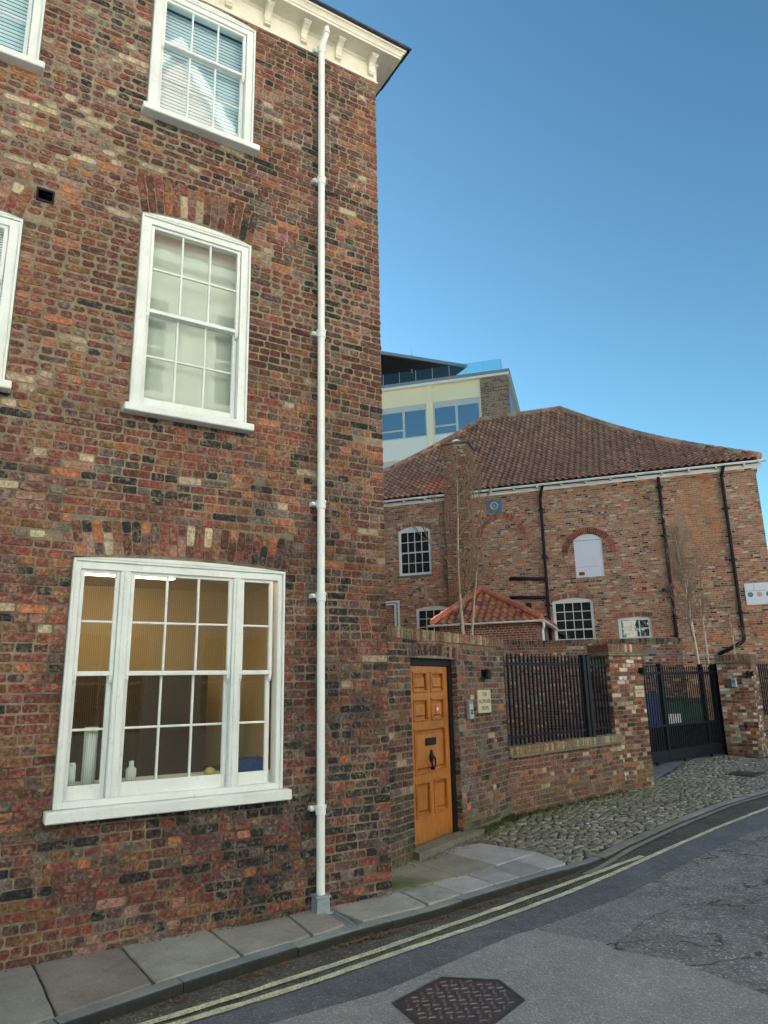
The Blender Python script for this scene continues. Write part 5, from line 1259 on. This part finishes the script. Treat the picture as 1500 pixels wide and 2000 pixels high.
# drain channel
ch_ = tag(frame('drain_channel', (2.945, 5.72, .05), 88), 'blue grey metal drain channel crossing the pavement below the white downpipe', 'drain')
b = MB(); b.box(-.36, .3, -.055, .055, -.03, -.004); b.box(-.36, .3, -.055, -.043, -.004, .012, bev=.002); b.box(-.36, .3, .043, .055, -.004, .012, bev=.002); b.box(.12, .3, -.043, .043, -.002, .011, bev=.002)
b.build('channel', M['lead'], ch_); b = MB(); b.box(-.34, .12, -.041, .041, -.004, .001); b.build('channel_floor', M['metalgrey'], ch_)
# manhole
mh = tag(frame('manhole_cover', (0, 0, RZD+.009)), 'large cast iron manhole cover with raised studs in the road', 'manhole cover')
mp = K((2.6, 4.29), (3.09, 4.45), (3.38, 4.19), (3.31, 3.86), (2.95, 3.72), (2.57, 3.97))
cxm = sum(p[0] for p in mp)/6; cym = sum(p[1] for p in mp)/6; mh.location = (cxm, cym, RZD+.009)
ml = [(x-cxm, y-cym) for x, y in mp]
b = MB()
sc1 = [(x*.945, y*.945) for x, y in ml]; n_ = 6
b.add([(x, y, .0) for x, y in ml]+[(x, y, .006) for x, y in ml]+[(x, y, .006) for x, y in sc1]+[(x, y, -.0) for x, y in sc1], [(i_, (i_+1) % 6, 6*k+6+(i_+1) % 6-(6*k if k == 0 else 0) if False else 6+(i_+1) % 6, 6+i_) for k in (0,) for i_ in range(6)]+[(6+i_, 6+(i_+1) % 6, 12+(i_+1) % 6, 12+i_) for i_ in range(6)]+[(12+i_, 12+(i_+1) % 6, 18+(i_+1) % 6, 18+i_) for i_ in range(6)])
b.build('frame', M['rust'], mh)
sc2 = [(x*.925, y*.925) for x, y in ml]
b = MB(); b.prism(sc2, -.01, .0035, 'z')
def inpoly(px, py, poly):
    c = False; j = len(poly)-1
    for i_ in range(len(poly)):
        xi, yi = poly[i_]; xj, yj = poly[j]
        if (yi > py) != (yj > py) and px < (xj-xi)*(py-yi)/(yj-yi)+xi: c = not c
        j = i_
    return c
sc3 = [(x*.88, y*.88) for x, y in ml]
du = Vector((.49, .16)).normalized(); dv = Vector((-du.y, du.x))
for i_ in range(-12, 13):
    for j_ in range(-14, 15):
        p = du*(i_*.075+(j_ % 2)*.0375)+dv*(j_*.042)
        if not inpoly(p.x, p.y, sc3): continue
        a_ = R(35 if (i_+j_) % 2 else -35); d1 = (du*math.cos(a_)+dv*math.sin(a_))*.024; d2 = Vector((-d1.y, d1.x)).normalized()*.0085
        q = [p-d1-d2, p+d1-d2, p+d1+d2, p-d1+d2]
        b.add([(c.x, c.y, .003) for c in q]+[((c.x-p.x)*.7+p.x, (c.y-p.y)*.7+p.y, .0085) for c in q], [(4, 5, 6, 7), (0, 1, 5, 4), (1, 2, 6, 5), (2, 3, 7, 6), (3, 0, 4, 7)], 1)
b.build('cover', [M['rust'], M['rustl']], mh)
b = MB(); b.box(-.35, .35, -.28, .28, 0, .012, bev=.003)
for i_ in range(8):
    for j_ in range(6): b.box(-.31+i_*.08, -.26+i_*.08, -.24+j_*.08, -.19+j_*.08, .012, .017)
o = b.build('access_cover', M['rust'], None); o.location = (13.9, 9.15, gz(13.9, 9.15)+.012); o.rotation_euler.z = R(15); tag(o, 'flat iron access cover set in the cobbles near the right pier', 'cover')
# litter and weeds
lf = MB(); r = random.Random(33)
def leaf(x, y, z, s_):
    a = r.uniform(0, 6.28); d = Vector((math.cos(a), math.sin(a), r.uniform(-.15, .5)))*s_; e = Vector((-d.y, d.x, r.uniform(-.2, .4)*s_))*.55; c = Vector((x, y, z+.004))
    lf.add([c-d, c+e, c+d, c-e, c+Vector((0, 0, s_*.35))], [(0, 1, 4), (1, 2, 4), (2, 3, 4), (3, 0, 4)])
for _ in range(1000):
    t = r.random(); x = r.uniform(.3, 5.6); 
    if mn.noise(Vector((x*2.2, 0, 5))) < -.12 and r.random() < .8: continue
    leaf(x, interp(kin, x)-.15-abs(r.gauss(0, .035)), RZD+.006+r.random()*.01, r.uniform(.007, .019))
for _ in range(200): leaf(3.07+r.gauss(0, .1), 5.28+r.gauss(0, .025), RZD+.01+r.random()*.012, r.uniform(.008, .016))
for _ in range(420):
    s_ = r.uniform(0, 3.1); p = on(gwall, s_, -abs(r.gauss(0, .07))-(.12 if .4 < s_ < 1.95 else .02), .065); leaf(p[0], p[1], .068+r.random()*.02, r.uniform(.006, .017))
for _ in range(260): x = r.uniform(-.5, 3.6); leaf(x, 5.965-abs(r.gauss(0, .02)), .066, r.uniform(.004, .012))
for _ in range(160): leaf(2.35+r.gauss(0, .12), 5.95-abs(r.gauss(0, .025)), .066+r.random()*.015, r.uniform(.006, .014))
tag(lf.build('leaf_litter', M['leafr'], None), 'dry brown leaf litter along the kerb, door step and wall foot', 'leaf litter', kind='stuff')
wd = MB()
def blade(x, y, z, h_, s_):
    a = r.uniform(0, 6.28); l = Vector((math.cos(a), math.sin(a), 0)); q = Vector((-l.y, l.x, 0))*s_; b = Vector((x, y, z)); lean = r.uniform(.2, .9)*h_
    wd.add([b-q, b+q, b+l*lean*.4+Vector((0, 0, h_*.6))+q*.9, b+l*lean*.4+Vector((0, 0, h_*.6))-q*.9, b+l*lean+Vector((0, 0, h_))], [(0, 1, 2, 3), (3, 2, 4)])
for (sm_, sd_, n_, hh_) in ((2.15, .14, 260, .09), (2.6, .3, 320, .07), (3.0, .15, 200, .1), (-.2, .15, 130, .04)):
    for _ in range(n_):
        s_ = r.gauss(sm_, sd_); p = on(gwall, min(s_, 3.1), -abs(r.gauss(0, .05))-.01, 0); blade(p[0], p[1], gz(p[0], p[1]), r.uniform(.3, 1)*hh_, r.uniform(.003, .009))
for _ in range(700):
    s_ = r.random()**1.4*3.2; p = on(lwall, s_, -abs(r.gauss(0, .05))-.005, 0); blade(p[0], p[1], gz(p[0], p[1]), r.uniform(.2, 1)*.07, r.uniform(.003, .008))
tag(wd.build('weeds', M['leafg'], None), 'small green weeds and moss at the foot of the brick walls', 'weeds', kind='stuff')
